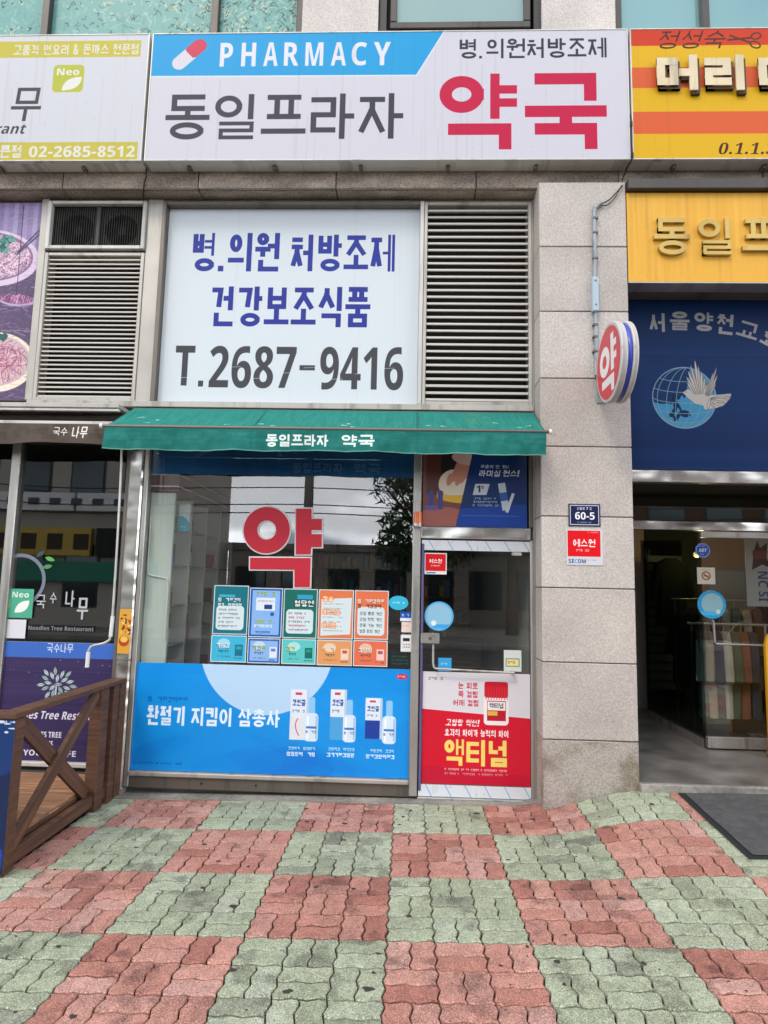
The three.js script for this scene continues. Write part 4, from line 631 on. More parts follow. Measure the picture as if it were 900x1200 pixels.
// ten small posters in two rows
{
  const P10 = [
    [[249.5, 686, 291, 744], '#12707f', 'board', 'dark teal medicine poster with pale text board, leftmost of the upper row'], [[291.5, 689, 331, 747.5], '#1c4fa8', 'blue', 'upright blue medicine poster with a white product box'],
    [[331.5, 690, 372, 748.5], '#13695f', 'board2', 'dark green medicine poster with bold white Korean title'], [[372.5, 691, 414.5, 749.5], '#e07a4c', 'peel', 'orange poster with a white text board cut aslant'], [[415, 692, 455.5, 750], '#e2744c', 'board3', 'salmon poster with four bold lines of text'],
    [[246.5, 744.5, 289, 776], '#3fb3d6', 'low', 'bright cyan product card under the dark teal poster'], [[289.5, 748, 328.5, 777.5], '#2d5cb4', 'low', 'blue framed product card under the upright blue poster'],
    [[329.5, 749, 370.5, 778.5], '#5cc4c0', 'low', 'turquoise product card under the dark green poster'], [[371, 750, 413, 780], '#e0995f', 'low', 'tan orange product card under the slanted orange poster'], [[413.5, 750.5, 454.5, 781], '#e0704f', 'low', 'coral product card under the salmon poster'],
  ];
  P10.forEach(([b, c, kind, label], i) => {
    const r = rect(...b, 0.005); r.x0 += 0.003; r.x1 -= 0.003; if (kind !== 'low') r.y0 += 0.004;
    tag(board(null, 'window_poster', r, printed(r, 620, (x, d) => {
      const W = d.w, H = d.h, ti = (s, bx, by, bw, bh, col, out) => { hangul(x, s, bx, by, bw, bh, out, 0.15, bh * 0.2); hangul(x, s, bx, by, bw, bh, col, 0.15); };
      fillAll(x, d, '#cfdfe4'); x.fillStyle = c; x.fillRect(0.007, 0.007, W - 0.014, H - 0.014);
      if (kind === 'low') {
        if (i === 6) { x.fillStyle = '#8db4e6'; x.fillRect(0.02, 0.02, W - 0.04, H - 0.04); }
        const cap = ['#dfeaf0', '#a9c65a', '#e6d54a', '#f2ddb0', '#f0ead2'][i - 5];
        x.fillStyle = 'rgba(235,245,250,0.55)'; x.beginPath(); x.ellipse(W * 0.36, H * 0.3, W * 0.18, H * 0.18, 0, 0, 7); x.fill();
        smallPrint(x, W * 0.14, H * 0.3, W * 0.46, H * 0.2, '#27343a', i + 4); smallPrint(x, W * 0.15, H * 0.28, W * 0.46, H * 0.2, cap, i + 4); smallPrint(x, W * 0.22, H * 0.54, W * 0.3, H * 0.11, '#1f3948', i + 20);
        x.fillStyle = ['#1a6f86', '#dfe6f0', '#176a61', '#e9d0bc', '#efc9bf'][i - 5]; x.fillRect(W * 0.68, H * 0.34, W * 0.22, H * 0.42); x.fillStyle = ['#2fa3b8', '#5d86c9', '#2d9186', '#c4593c', '#b54c62'][i - 5]; x.fillRect(W * 0.72, H * 0.4, W * 0.14, H * 0.12); smallPrint(x, W * 0.2, H * 0.76, W * 0.38, H * 0.06, 'rgba(30,50,70,0.6)', i); smallPrint(x, W * 0.66, H * 0.82, W * 0.26, H * 0.07, '#24506a', i + 9);
        return;
      }
      if (kind === 'blue') {
        x.fillStyle = '#86b4ea'; x.fillRect(W * 0.08, H * 0.05, W * 0.84, H * 0.9); smallPrint(x, W * 0.2, H * 0.07, W * 0.62, H * 0.09, '#26441c', 3); smallPrint(x, W * 0.21, H * 0.065, W * 0.62, H * 0.09, '#b9d05a', 3);
        x.fillStyle = '#dfe7f2'; x.fillRect(W * 0.2, H * 0.2, W * 0.58, H * 0.26); smallPrint(x, W * 0.26, H * 0.25, W * 0.5, H * 0.04, '#8796ae', 4); x.fillStyle = '#1d3c7c'; x.fillRect(W * 0.45, H * 0.34, W * 0.24, H * 0.09); x.fillStyle = '#2458b8'; x.beginPath(); x.arc(W * 0.7, H * 0.53, W * 0.06, 0, 7); x.fill();
        smallPrint(x, W * 0.18, H * 0.64, W * 0.58, H * 0.08, '#2c4a20', 7); smallPrint(x, W * 0.19, H * 0.635, W * 0.58, H * 0.08, '#c2d862', 7); smallPrint(x, W * 0.16, H * 0.74, W * 0.6, H * 0.06, '#f2f6fa', 8); smallPrint(x, W * 0.2, H * 0.87, W * 0.5, H * 0.06, '#1d4a9a', 9); return;
      }
      x.fillStyle = '#d3e2e6'; x.beginPath();
      if (kind === 'peel') { x.moveTo(W * 0.08, H * 0.2); x.lineTo(W * 0.95, H * 0.16); x.lineTo(W * 0.92, H * 0.9); x.lineTo(W * 0.08, H * 0.94); } else x.roundRect(W * 0.09, H * (kind === 'board3' ? 0.34 : 0.42), W * 0.8, H * (kind === 'board3' ? 0.58 : 0.49), 0.03);
      x.fill();
      if (kind === 'board') { smallPrint(x, W * 0.15, H * 0.26, W * 0.72, H * 0.09, '#0b2c36', 2); smallPrint(x, W * 0.13, H * 0.25, W * 0.72, H * 0.09, '#eef6f7', 2); smallPrint(x, W * 0.13, H * 0.36, W * 0.72, H * 0.08, '#eef6f7', 6); x.fillStyle = '#38b4cc'; x.fillRect(W * 0.15, H * 0.19, W * 0.46, H * 0.05); }
      if (kind === 'board2') { x.fillStyle = '#2b9fc9'; x.fillRect(W * 0.4, H * 0.12, W * 0.46, H * 0.09); ti('혈당엔', W * 0.32, H * 0.23, W * 0.58, H * 0.13, '#f1f5f4', '#0a2f2b'); }
      if (kind === 'board3') { smallPrint(x, W * 0.1, H * 0.18, W * 0.8, H * 0.09, '#2f1710', 2); smallPrint(x, W * 0.09, H * 0.175, W * 0.8, H * 0.09, '#faf3ee', 2); smallPrint(x, W * 0.1, H * 0.28, W * 0.78, H * 0.09, '#3a2018', 5); ['관절 통증 개선', '관절 뻣뻣 개선', '운동 기능 개선', '염증 완화 개선'].forEach((s, k) => hangul(x, s, W * 0.16, H * (0.44 + k * 0.12), W * (k === 3 ? 0.6 : 0.66), H * 0.07, '#40474c', 0.11)); return; }
      if (kind === 'peel') { ['칼슘', '마그네슘', '비타민 D'].forEach((s, k) => ti(s, W * 0.12, H * (0.14 + k * 0.27), W * [0.3, 0.5, 0.52][k], H * 0.1, '#fbe3c6', '#de7136')); for (let k = 0; k < 7; k++) smallPrint(x, W * 0.14, H * (0.28 + k * 0.09), W * 0.56, H * 0.03, '#8a8f92', k + 3); return; }
      for (let k = 0; k < 5; k++) smallPrint(x, W * 0.16, H * (0.48 + k * 0.083), W * (0.52 + 0.14 * ((k * 7) % 3) / 2), H * 0.045, k % 2 && kind === 'board2' ? '#b0475a' : '#59666c', k + i * 3);
    }, { roughness: 0.35, coat: 0.2 }), 0.0025), label, 'poster', i < 5 ? 'upper posters on the pharmacy window' : 'lower posters on the pharmacy window');
  });
}
function sticker(name, label, cat, b, z, draw, ppm = 900, group) { const r = rect(...b, z); return tag(board(null, name, r, printed(r, ppm, draw, { roughness: 0.35 }), 0.002), label, cat, group); }
function discSticker(name, label, cx, cy, rx, z, draw, sy = 1) { // a round or oval sticker
  const c = P(cx, cy, z), g = new THREE.CylinderGeometry(rx, rx, 0.002, 40), r = { x0: c[0] - rx, x1: c[0] + rx, y0: c[1] - rx, y1: c[1] + rx, z }; g.rotateX(Math.PI / 2); g.scale(1, sy, 1);
  const m = printed(r, 900, draw, { roughness: 0.3 }), uv = g.attributes.uv, p = g.attributes.position; for (let i = 0; i < uv.count; i++) uv.setXY(i, p.getX(i) / rx / 2 + 0.5, p.getY(i) / rx / sy / 2 + 0.5);
  return tag(part(null, name, g, m, c), label, 'sticker');
}
discSticker('oval_sticker', 'small cyan oval sticker beside the salmon poster', 467, 706.5, 0.08, 0.006, (x, d) => { fillAll(x, d, '#37b5d8'); smallPrint(x, d.w * 0.2, d.h * 0.42, d.w * 0.6, d.h * 0.14, '#cfeef6', 3); }, 0.72);
sticker('shop_sticker', 'small blue and white sticker above the entry keypad', 'sticker', [469, 717, 482, 728], 0.005, (x, d) => { fillAll(x, d, '#dfe6ee'); x.fillStyle = '#1d54ac'; x.fillRect(0, 0, d.w, d.h * 0.65); smallPrint(x, d.w * 0.15, d.h * 0.2, d.w * 0.7, d.h * 0.3, '#cfe0f2', 2); });
sticker('shop_sticker', 'small pale pink sticker just above the entry keypad', 'sticker', [470.5, 729, 482.5, 741], 0.005, (x, d) => { fillAll(x, d, '#e6cfc6'); smallPrint(x, d.w * 0.15, d.h * 0.3, d.w * 0.6, d.h * 0.14, '#b08a82', 2); });
{ const r = rect(469.5, 744, 482.5, 764, 0.012), t = thing('keypad', 'small white security keypad on the window edge', 'keypad', [(r.x0 + r.x1) / 2, r.y0, 0.01]); slab(t, 'case', r.x0, r.x1, r.y0, r.y1, -0.008, 0.018, M.white, 0.004); slab(t, 'display', r.x0 + 0.018, r.x1 - 0.018, r.y1 - 0.05, r.y1 - 0.025, 0.017, 0.0195, M.black, 0.001); for (let i = 0; i < 6; i++) { const x = r.x0 + 0.022 + (i % 3) * 0.02, y = r.y0 + 0.035 + Math.floor(i / 3) * 0.02; slab(t, 'key', x, x + 0.012, y, y + 0.01, 0.017, 0.0205, M.conduit, 0.002); } }
sticker('shop_sticker', 'dark green notice under the keypad', 'sticker', [456.5, 765, 482, 782], 0.005, (x, d) => { fillAll(x, d, '#1d2b2a'); for (let i = 0; i < 3; i++) smallPrint(x, d.w * 0.1, d.h * (0.2 + i * 0.25), d.w * 0.8, d.h * 0.12, '#48605c', i + 1); });
{ // orange alarm lamp on the mullion
  const c = P(489.5, 607, 0.07), t = thing('alarm_lamp', 'small orange alarm lamp on the steel mullion', 'alarm lamp', [c[0], c[1] - 0.06, 0.03]);
  part(t, 'base', new THREE.CylinderGeometry(0.036, 0.036, 0.025, 16), M.steel, [c[0], c[1] - 0.06, 0.07]); part(t, 'lens', new THREE.CylinderGeometry(0.034, 0.036, 0.095, 18), phy({ color: 0xe06a18, roughness: 0.3, clearcoat: 0.5 }), [c[0], c[1], 0.07]); slab(t, 'bracket', c[0] - 0.02, c[0] + 0.02, c[1] + 0.05, c[1] + 0.15, 0.031, 0.06, M.aluWhite, 0.004);
}

// ---------------------------------------------------------------- pharmacy door with its transom
const stripe = (r) => printed(r, 500, (x, d) => { fillAll(x, d, '#d5d9de'); x.strokeStyle = '#6f9ccf'; x.lineWidth = 0.006; for (let q = -0.1; q < d.w + 0.1; q += 0.155) { x.beginPath(); x.moveTo(q, 0); x.lineTo(q + 0.05, d.h); x.stroke(); } weather(x, d.w, d.h, 8, 10, 0.1); }, { roughness: 0.3 });
{
  const x0 = 0.122, x1 = 1.006, t = thing('glass_door', 'glass pharmacy door with film striped rails', 'door', [0.56, 0.03, 0]);
  part(t, 'pane', new THREE.PlaneGeometry(x1 - x0 - 0.004, 1.9), M.glass, [(x0 + x1) / 2, 1.05, -0.004]);
  const top = { x0, x1, y0: 1.972, y1: 2.055, z: 0.018 }, bot = { x0, x1, y0: 0.034, y1: 0.124, z: 0.018 };
  board(t, 'top_rail', top, stripe(top), 0.04, M.steel); board(t, 'bottom_rail', bot, stripe(bot), 0.04, M.steel);
  const hx = P(508, 740, 0.07)[0], yb = P(508, 783, 0.07)[1];
  part(t, 'edge_strip', cbox(0.02, 1.95, 0.03, 0.004), std({ color: 0x5b5480, roughness: 0.6 }), [0.132, 1.05, 0.012]);
  const hd = part(t, 'handle', tube([[hx, P(0, 748, 0.07)[1] + 0.04, 0.065], [hx, yb + 0.03, 0.07], [hx + 0.01, yb, 0.07], [hx + 0.06, yb - 0.004, 0.07], [0.87, yb - 0.02, 0.07]], 0.009, 50, 8, 0.1), M.steel);
  part(hd, 'standoff', cbox(0.02, 0.02, 0.07, 0.003), M.steel, [hx, P(508, 748, 0.05)[1] + 0.03, 0.035]); part(hd, 'standoff', cbox(0.02, 0.02, 0.07, 0.003), M.steel, [0.86, yb - 0.02, 0.035]);
  const lk = rect(493, 742, 515, 754, 0.02); slab(t, 'lock', lk.x0, lk.x1, lk.y0, lk.y1, -0.01, 0.03, M.steel, 0.005); part(t, 'lock_cylinder', new THREE.CylinderGeometry(0.014, 0.014, 0.012, 16).rotateX(Math.PI / 2), M.steelDark, [(lk.x0 + lk.x1) / 2, (lk.y0 + lk.y1) / 2, 0.034]);
  slab(t, 'closer', 0.86, 0.94, 1.94, 1.968, -0.02, 0.02, M.aluWhite, 0.004);
  const f = thing('door_frame', 'stainless steel door frame with transom bar', 'door frame', [0.56, 0.03, 0]);
  slab(f, 'transom_bar', 0.114, 1.012, 2.068, 2.168, -0.05, 0.03, M.mirrorSteel, 0.006); slab(f, 'jamb', 1.008, 1.033, 0.03, 2.066, -0.06, 0.028, M.steel, 0.004); slab(f, 'jamb', 1.0, 1.033, 2.17, 3.12, -0.06, 0.02, M.steelDark, 0.004);
  slab(f, 'sill', 0.114, 1.006, 0.008, 0.031, -0.06, 0.05, M.steel, 0.003);
  const r = { x0: 0.124, x1: 0.985, y0: 2.172, y1: 3.0, z: 0.006 };
  tag(board(null, 'transom_poster', r, printed(r, 560, (x, d) => {
    fillAll(x, d, '#7c4a42'); const bx = d.box.bind(d);
    x.fillStyle = '#5c332f'; x.fillRect(...bx(500, 520, 530, 580)); x.fillStyle = '#2e2426'; x.fillRect(...bx(517, 520, 535, 562)); x.fillStyle = '#a8645a'; x.beginPath(); x.moveTo(...d.px(490, 600)); x.quadraticCurveTo(...d.px(520, 588), ...d.px(545, 600)); x.lineTo(...d.px(545, 625)); x.lineTo(...d.px(490, 625)); x.fill();
    x.fillStyle = '#e6dcc8'; x.beginPath(); let [a, b] = d.px(533, 568); x.ellipse(a, b, 0.135, 0.13, 0.1, 0, 7); x.fill(); x.fillStyle = '#e3b63c'; x.beginPath(); x.moveTo(...d.px(512, 576)); x.quadraticCurveTo(...d.px(530, 584), ...d.px(552, 578)); x.lineTo(...d.px(548, 590)); x.quadraticCurveTo(...d.px(527, 590), ...d.px(512, 584)); x.fill();
    x.fillStyle = '#c98a78'; for (const [u, v, w] of [[527, 562, 0.03], [532, 558, 0.03], [537, 562, 0.03], [542, 558, 0.035], [546, 550, 0.05], [538, 550, 0.05]]) { [a, b] = d.px(u, v); x.beginPath(); x.ellipse(a, b, w * 0.8, w * 1.8, 0.25, 0, 7); x.fill(); }
    x.fillStyle = '#d9b9ae'; [a, b] = d.px(546, 538); x.beginPath(); x.ellipse(a, b, 0.12, 0.05, 0.2, 0, 7); x.fill();
    x.fillStyle = '#4a4488'; for (const u of [505, 516]) { x.fillRect(...bx(u - 3, 580, u + 3, 597)); x.beginPath(); [a, b] = d.px(u, 578); x.arc(a, b, 0.025, 0, 7); x.fill(); } x.fillStyle = '#6a5a9a'; x.fillRect(...bx(498, 592, 512, 598));
    x.fillStyle = '#17356f'; x.beginPath(); [[561, 500], [630, 500], [630, 630], [531, 630]].forEach((p, i) => x[i ? 'lineTo' : 'moveTo'](...d.px(...p))); x.fill(); x.fillStyle = '#1b46a0'; x.beginPath(); [[540, 596], [630, 590], [630, 630], [531, 630]].forEach((p, i) => x[i ? 'lineTo' : 'moveTo'](...d.px(...p))); x.fill();
    hangul(x, '무좀약 단 1회', ...bx(563, 545, 596, 549), '#cfdbea', 0.14, 0, 0.15); hangul(x, '라미실', ...bx(561, 551, 586, 558.5), '#e8eef5', 0.14, 0, 0.15); hangul(x, '원스!', ...bx(589, 551, 608, 558.5), '#e8eef5', 0.14, 0, 0.15);
    x.fillStyle = '#cdd6e0'; x.beginPath(); [[557, 567], [574, 567], [570, 580], [554, 580]].forEach((p, i) => x[i ? 'lineTo' : 'moveTo'](...d.px(...p))); x.fill(); x.fillStyle = '#1b2f55'; latin(x, '1', ...bx(558, 569, 563, 577)); smallPrint(x, ...bx(564, 569, 571, 573), '#33476b', 2);
    for (let k = 0; k < 3; k++) smallPrint(x, ...bx(556 - k, 583 + k * 4, 582 + k * 2, 585.8 + k * 4), '#b9c9e2', k + 3); x.fillStyle = '#c8d4e2'; x.save(); [a, b] = d.px(590, 580); x.translate(a, b); x.rotate(-0.17); x.fillRect(-0.03, -0.1, 0.06, 0.23); x.fillStyle = '#2d61a8'; x.fillRect(-0.03, -0.02, 0.06, 0.07); x.rotate(0.5); x.fillStyle = '#d4dde8'; x.fillRect(0.06, -0.04, 0.025, 0.17); x.restore(); x.strokeStyle = '#5d82c4'; x.lineWidth = 0.004; x.beginPath(); x.moveTo(...d.px(541, 604)); x.lineTo(...d.px(608, 605)); x.stroke();
  }, { roughness: 0.3, coat: 0.3 }), 0.006), 'dark blue and brown advertisement in the transom above the door', 'poster');
  const q = { x0: 0.146, x1: 1.004, y0: 0.128, y1: 0.992, z: 0.005 };
  tag(board(null, 'door_poster', q, printed(q, 560, (x, d) => {
    fillAll(x, d, '#d8d5da'); x.fillStyle = '#d0122f'; x.beginPath(); [[480, 829], [640, 844], [640, 940], [480, 940]].forEach((p, i) => x[i ? 'lineTo' : 'moveTo'](...d.px(...p))); x.fill(); x.fillStyle = '#b40f35'; x.beginPath(); [[480, 895], [640, 912], [640, 940], [480, 940]].forEach((p, i) => x[i ? 'lineTo' : 'moveTo'](...d.px(...p))); x.globalAlpha = 0.5; x.fill(); x.globalAlpha = 1;
    hangul(x, '눈 피로', ...d.box(537, 800, 560, 807.5), '#c3283d', 0.14); hangul(x, '목 결림', ...d.box(537, 810, 560, 817.5), '#c3283d', 0.14); hangul(x, '어깨 결림', ...d.box(531, 820, 561, 827.5), '#c3283d', 0.14); smallPrint(x, ...d.box(502, 793, 522, 797), '#6d6a72', 3);
    let k = d.box(567, 799, 596, 850); x.fillStyle = '#ece6e6'; x.beginPath(); x.roundRect(k[0], k[1] + k[3] * 0.34, k[2], k[3] * 0.66, 0.03); x.fill(); x.fillStyle = '#c5152f'; x.beginPath(); x.roundRect(k[0] + 0.004, k[1], k[2] - 0.008, k[3] * 0.37, 0.02); x.fill(); x.fillStyle = '#d8383f'; for (let i = 0; i < 9; i++) x.fillRect(k[0] + 0.014 + i * 0.021, k[1] + 0.04, 0.006, k[3] * 0.3); x.fillStyle = '#b8162c'; x.fillRect(k[0] + k[2] * 0.13, k[1] + k[3] * 0.44, k[2] * 0.76, k[3] * 0.46); x.fillStyle = '#e9e2df'; x.fillRect(k[0] + k[2] * 0.15, k[1] + k[3] * 0.46, k[2] * 0.72, k[3] * 0.2); hangul(x, '액티넘', k[0] + k[2] * 0.22, k[1] + k[3] * 0.49, k[2] * 0.58, k[3] * 0.12, '#39323a', 0.14); x.fillStyle = '#d9b34a'; x.fillRect(k[0] + k[2] * 0.15, k[1] + k[3] * 0.68, k[2] * 0.4, k[3] * 0.1);
    hangul(x, '고함량 액션!', ...d.box(522, 843, 561, 851), '#f2e6e4', 0.15, 0, 0.15); hangul(x, '효과의 차이가 능력의 차이', ...d.box(521, 855, 596, 863.5), '#f6eeec', 0.14); hangul(x, '액티넘', ...d.box(520, 867, 596, 898), '#f2d66c', 0.155);
    smallPrint(x, ...d.box(521, 901, 596, 904), '#e9b9bd', 5, 0.8); smallPrint(x, ...d.box(521, 906, 596, 909), '#d98e98', 6, 0.8);
  }, { roughness: 0.3, coat: 0.3 }), 0.003), 'crimson and white supplement advertisement on the lower door', 'poster');
}
sticker('security_sticker', 'small red security sticker on the door glass', 'sticker', [497.5, 648, 523.5, 673], 0.003, (x, d) => { fillAll(x, d, '#e4e2e4'); x.fillStyle = '#d4161f'; x.fillRect(0.008, 0.008, d.w - 0.016, d.h * 0.8); hangul(x, '에스원', d.w * 0.22, d.h * 0.28, d.w * 0.56, d.h * 0.2, '#f7eeee', 0.16); smallPrint(x, d.w * 0.3, d.h * 0.56, d.w * 0.4, d.h * 0.08, '#f3d5d5', 4); x.fillStyle = '#2c6fb4'; x.fillRect(d.w * 0.1, d.h * 0.9, d.w * 0.4, d.h * 0.06); });
discSticker('round_sticker', 'pale blue round sticker above the pharmacy door handle', 514.5, 722, 0.118, 0.003, (x, d) => { fillAll(x, d, '#57aee0'); x.fillStyle = '#8fbfd8'; x.beginPath(); x.arc(d.w / 2, d.h / 2, d.w * 0.44, 0, 7); x.fill(); x.fillStyle = '#3fa4df'; x.fillRect(d.w * 0.3, d.h * 0.78, d.w * 0.6, d.h * 0.14); x.fillStyle = '#dfe9ee'; x.beginPath(); x.arc(d.w * 0.32, d.h * 0.74, d.w * 0.09, 0, 7); x.fill(); });
sticker('shop_sticker', 'small sky blue square sticker low on the door glass', 'sticker', [513.5, 771, 529, 786.5], 0.003, (x, d) => { fillAll(x, d, '#3b9fd8'); smallPrint(x, d.w * 0.2, d.h * 0.35, d.w * 0.6, d.h * 0.2, '#9fd3f0', 4); });
sticker('shop_sticker', 'pale notice with green label at the door edge', 'sticker', [590.5, 762, 611, 787], 0.003, (x, d) => { fillAll(x, d, '#d7dcd6'); x.fillStyle = '#6a9c84'; x.fillRect(d.w * 0.1, d.h * 0.38, d.w * 0.8, d.h * 0.4); x.fillStyle = '#e9dd9a'; x.fillRect(d.w * 0.16, d.h * 0.43, d.w * 0.68, d.h * 0.3); smallPrint(x, d.w * 0.22, d.h * 0.5, d.w * 0.56, d.h * 0.14, '#c05c3c', 4); });

// ---------------------------------------------------------------- on the pillar
{
  const cx = 1.475, yc = 3.36, zc = 0.625, R = 0.3, t = thing('round_sign', 'round red and white projecting pharmacy sign on the granite pillar', 'sign', [1.535, yc - R, 0.3]);
  const disc = (x0, x1, mat, rr, name) => { const w = x1 - x0, g = new THREE.LatheGeometry([[0, 0], [rr - 0.012, 0], [rr - 0.004, 0.003], [rr, 0.012], [rr, w - 0.012], [rr - 0.004, w - 0.003], [rr - 0.012, w], [0, w]].map((q) => new THREE.Vector2(...q)), 56); g.rotateZ(-Math.PI / 2); triUV(g); return part(t, name, g, mat, [x0, yc, zc]); };
  const rim = std({ color: 0xd9d4d2, map: T.grime, roughness: 0.4 });
  disc(cx, cx + 0.05, rim, R, 'drum'); disc(cx + 0.0505, cx + 0.0845, phy({ color: 0x2740b0, roughness: 0.3, clearcoat: 0.4 }), R - 0.012, 'blue_band'); disc(cx + 0.085, cx + 0.125, rim, R, 'drum');
  const face = { x0: 0, x1: 0.56, y0: 0, y1: 0.56, z: 0 }, fm = printed(face, 700, (x, d) => {
    fillAll(x, d, '#cf2f3c'); x.fillStyle = '#e9e4e4'; x.strokeStyle = '#ece6e4'; x.lineCap = 'butt'; x.lineWidth = 0.066;
    x.beginPath(); x.ellipse(0.2, 0.25, 0.083, 0.083, 0, 0, 7); x.stroke(); x.fillRect(0.345, 0.085, 0.068, 0.28); x.fillRect(0.41, 0.15, 0.06, 0.052); x.fillRect(0.41, 0.245, 0.06, 0.052); x.fillRect(0.13, 0.39, 0.28, 0.064); x.fillRect(0.345, 0.39, 0.066, 0.125);
  }, { roughness: 0.3 });
  const fg = new THREE.CircleGeometry(0.272, 48); { const p = fg.attributes.position, uv = fg.attributes.uv; for (let i = 0; i < uv.count; i++) uv.setXY(i, p.getX(i) / 0.56 + 0.5, p.getY(i) / 0.56 + 0.5); } fg.rotateY(-Math.PI / 2); part(t, 'face', fg, fm, [cx - 0.002, yc, zc]);
  for (const y of [yc - 0.12, yc + 0.13]) part(t, 'mount_arm', cbox(0.03, 0.04, 0.12, 0.004), M.steelDark, [cx + 0.068, y, 0.31]);
  slab(t, 'mount_plate', cx + 0.02, cx + 0.1, yc - 0.2, yc + 0.22, 0.251, 0.262, M.conduit, 0.003);
}
{
  const z = 0.268, t = thing('conduit', 'grey wiring conduit with junction box down the granite pillar', 'conduit', [1.5, 3.4, 0.25]), p = (a, b) => P(a, b, z);
  part(t, 'pipe', tube([p(697.5, 243), p(696.5, 250), p(697, 300), p(697.5, 330)], 0.017, 20, 10), M.conduit); part(t, 'pipe', tube([p(698, 362), p(698.5, 400), p(699, 440)], 0.017, 12, 10), M.conduit);
  part(t, 'bend', tube([[...p(704, 238).slice(0, 2), z], p(700, 240.5), p(697.6, 244)], 0.019, 10, 10), M.conduit);
  const b = rect(694, 325, 701.5, 365, z + 0.02); slab(t, 'junction_box', b.x0, b.x1, b.y0, b.y1, 0.251, z + 0.035, std({ color: 0xa9bcc8, roughness: 0.5 }), 0.006);
  for (const y of [331, 359]) part(t, 'screw', new THREE.CylinderGeometry(0.007, 0.007, 0.006, 10).rotateX(Math.PI / 2), M.steelDark, [(b.x0 + b.x1) / 2, P(698, y, z)[1], z + 0.036]);
  for (const y of [256, 273, 303, 381, 395, 412]) slab(t, 'clip', P(694.5, y, z)[0], P(700.5, y, z)[0], P(698, y + 1.2, z)[1], P(698, y - 1.2, z)[1], 0.251, z + 0.021, M.steelDark, 0.002);
  part(t, 'cable', tube([p(705, 239), p(714, 234), p(722, 226), p(728, 219), [P(731, 214, 0.2)[0], P(731, 214, 0.2)[1], 0.2]], 0.005, 30, 6), M.cable); part(t, 'cable', tube([p(704, 241), p(712, 240), p(721, 231), p(727, 220), [P(730, 214, 0.2)[0], P(730, 214, 0.2)[1], 0.2]], 0.004, 30, 6), M.cable);
}
{ // loose cables out of the sign boxes
  const t = thing('cable', 'black cable drooping from the gap between the left sign boxes', 'cable', [-2.3, 5.0, 0.1]); part(t, 'cable_run', tube([[-2.315, 5.215, 0.22], [-2.325, 5.16, 0.19], [-2.34, 5.1, 0.185], [-2.37, 5.055, 0.12], [-2.4, 5.02, 0.06]], 0.007, 24, 6), M.cable);
  const u = thing('cable', 'black cable knot between the pharmacy and striped sign boxes', 'cable', [1.8, 5.2, 0.3]); part(u, 'cable_run', tube([[1.797, 5.62, 0.318], [1.8, 5.5, 0.325], [1.796, 5.35, 0.33], [1.8, 5.22, 0.325], [1.775, 5.17, 0.26], [1.76, 5.12, 0.185]], 0.006, 30, 6), M.cable); part(u, 'connector', cbox(0.02, 0.05, 0.02, 0.004), M.cable, [1.798, 5.53, 0.325]); part(u, 'connector', cbox(0.02, 0.04, 0.02, 0.004), M.cable, [1.8, 5.25, 0.327]);
}
{
  let r = { x0: 1.262, x1: 1.508, y0: 2.168, y1: 2.345, z: 0.258 };
  tag(board(null, 'number_plate', r, printed(r, 800, (x, d) => { fillAll(x, d, '#1b2147'); x.strokeStyle = '#c9cfdc'; x.lineWidth = 0.006; x.strokeRect(0.013, 0.013, d.w - 0.026, d.h - 0.026); x.fillStyle = '#eef0f4'; latin(x, '60-5', d.w * 0.2, d.h * 0.36, d.w * 0.62, d.h * 0.34); hangul(x, '신월로', d.w * 0.26, d.h * 0.15, d.w * 0.26, d.h * 0.12, '#d7dbe6', 0.13); latin(x, '7', d.w * 0.56, d.h * 0.15, d.w * 0.05, d.h * 0.12); hangul(x, '길', d.w * 0.65, d.h * 0.15, d.w * 0.09, d.h * 0.12, '#d7dbe6', 0.13); smallPrint(x, d.w * 0.28, d.h * 0.8, d.w * 0.45, d.h * 0.06, '#bfc6d8', 2); }, { roughness: 0.35 }), 0.008, M.steelDark), 'navy blue house number plate on the granite pillar', 'sign');
  r = { x0: 1.244, x1: 1.522, y0: 1.865, y1: 2.142, z: 0.256 };
  tag(board(null, 'security_plate', r, printed(r, 800, (x, d) => { fillAll(x, d, '#cfcfd4'); x.fillStyle = '#e0121d'; x.fillRect(d.w * 0.03, d.h * 0.03, d.w * 0.91, d.h * 0.73); hangul(x, '에스원', d.w * 0.18, d.h * 0.27, d.w * 0.62, d.h * 0.22, '#f6f0f0', 0.13); smallPrint(x, d.w * 0.26, d.h * 0.55, d.w * 0.42, d.h * 0.07, '#f2cfd0', 3); smallPrint(x, d.w * 0.6, d.h * 0.06, d.w * 0.3, d.h * 0.035, '#f2cfd0', 5); x.fillStyle = '#1f3f7a'; latin(x, 'SE', d.w * 0.05, d.h * 0.83, d.w * 0.16, d.h * 0.12); x.fillStyle = '#3fa6d8'; latin(x, 'C', d.w * 0.22, d.h * 0.83, d.w * 0.09, d.h * 0.12); x.fillStyle = '#1f3f7a'; latin(x, 'OM', d.w * 0.31, d.h * 0.83, d.w * 0.22, d.h * 0.12); smallPrint(x, d.w * 0.58, d.h * 0.84, d.w * 0.3, d.h * 0.04, '#9aa0aa', 6); }, { roughness: 0.35 }), 0.006), 'red and white security notice under the house number plate', 'sign');
}

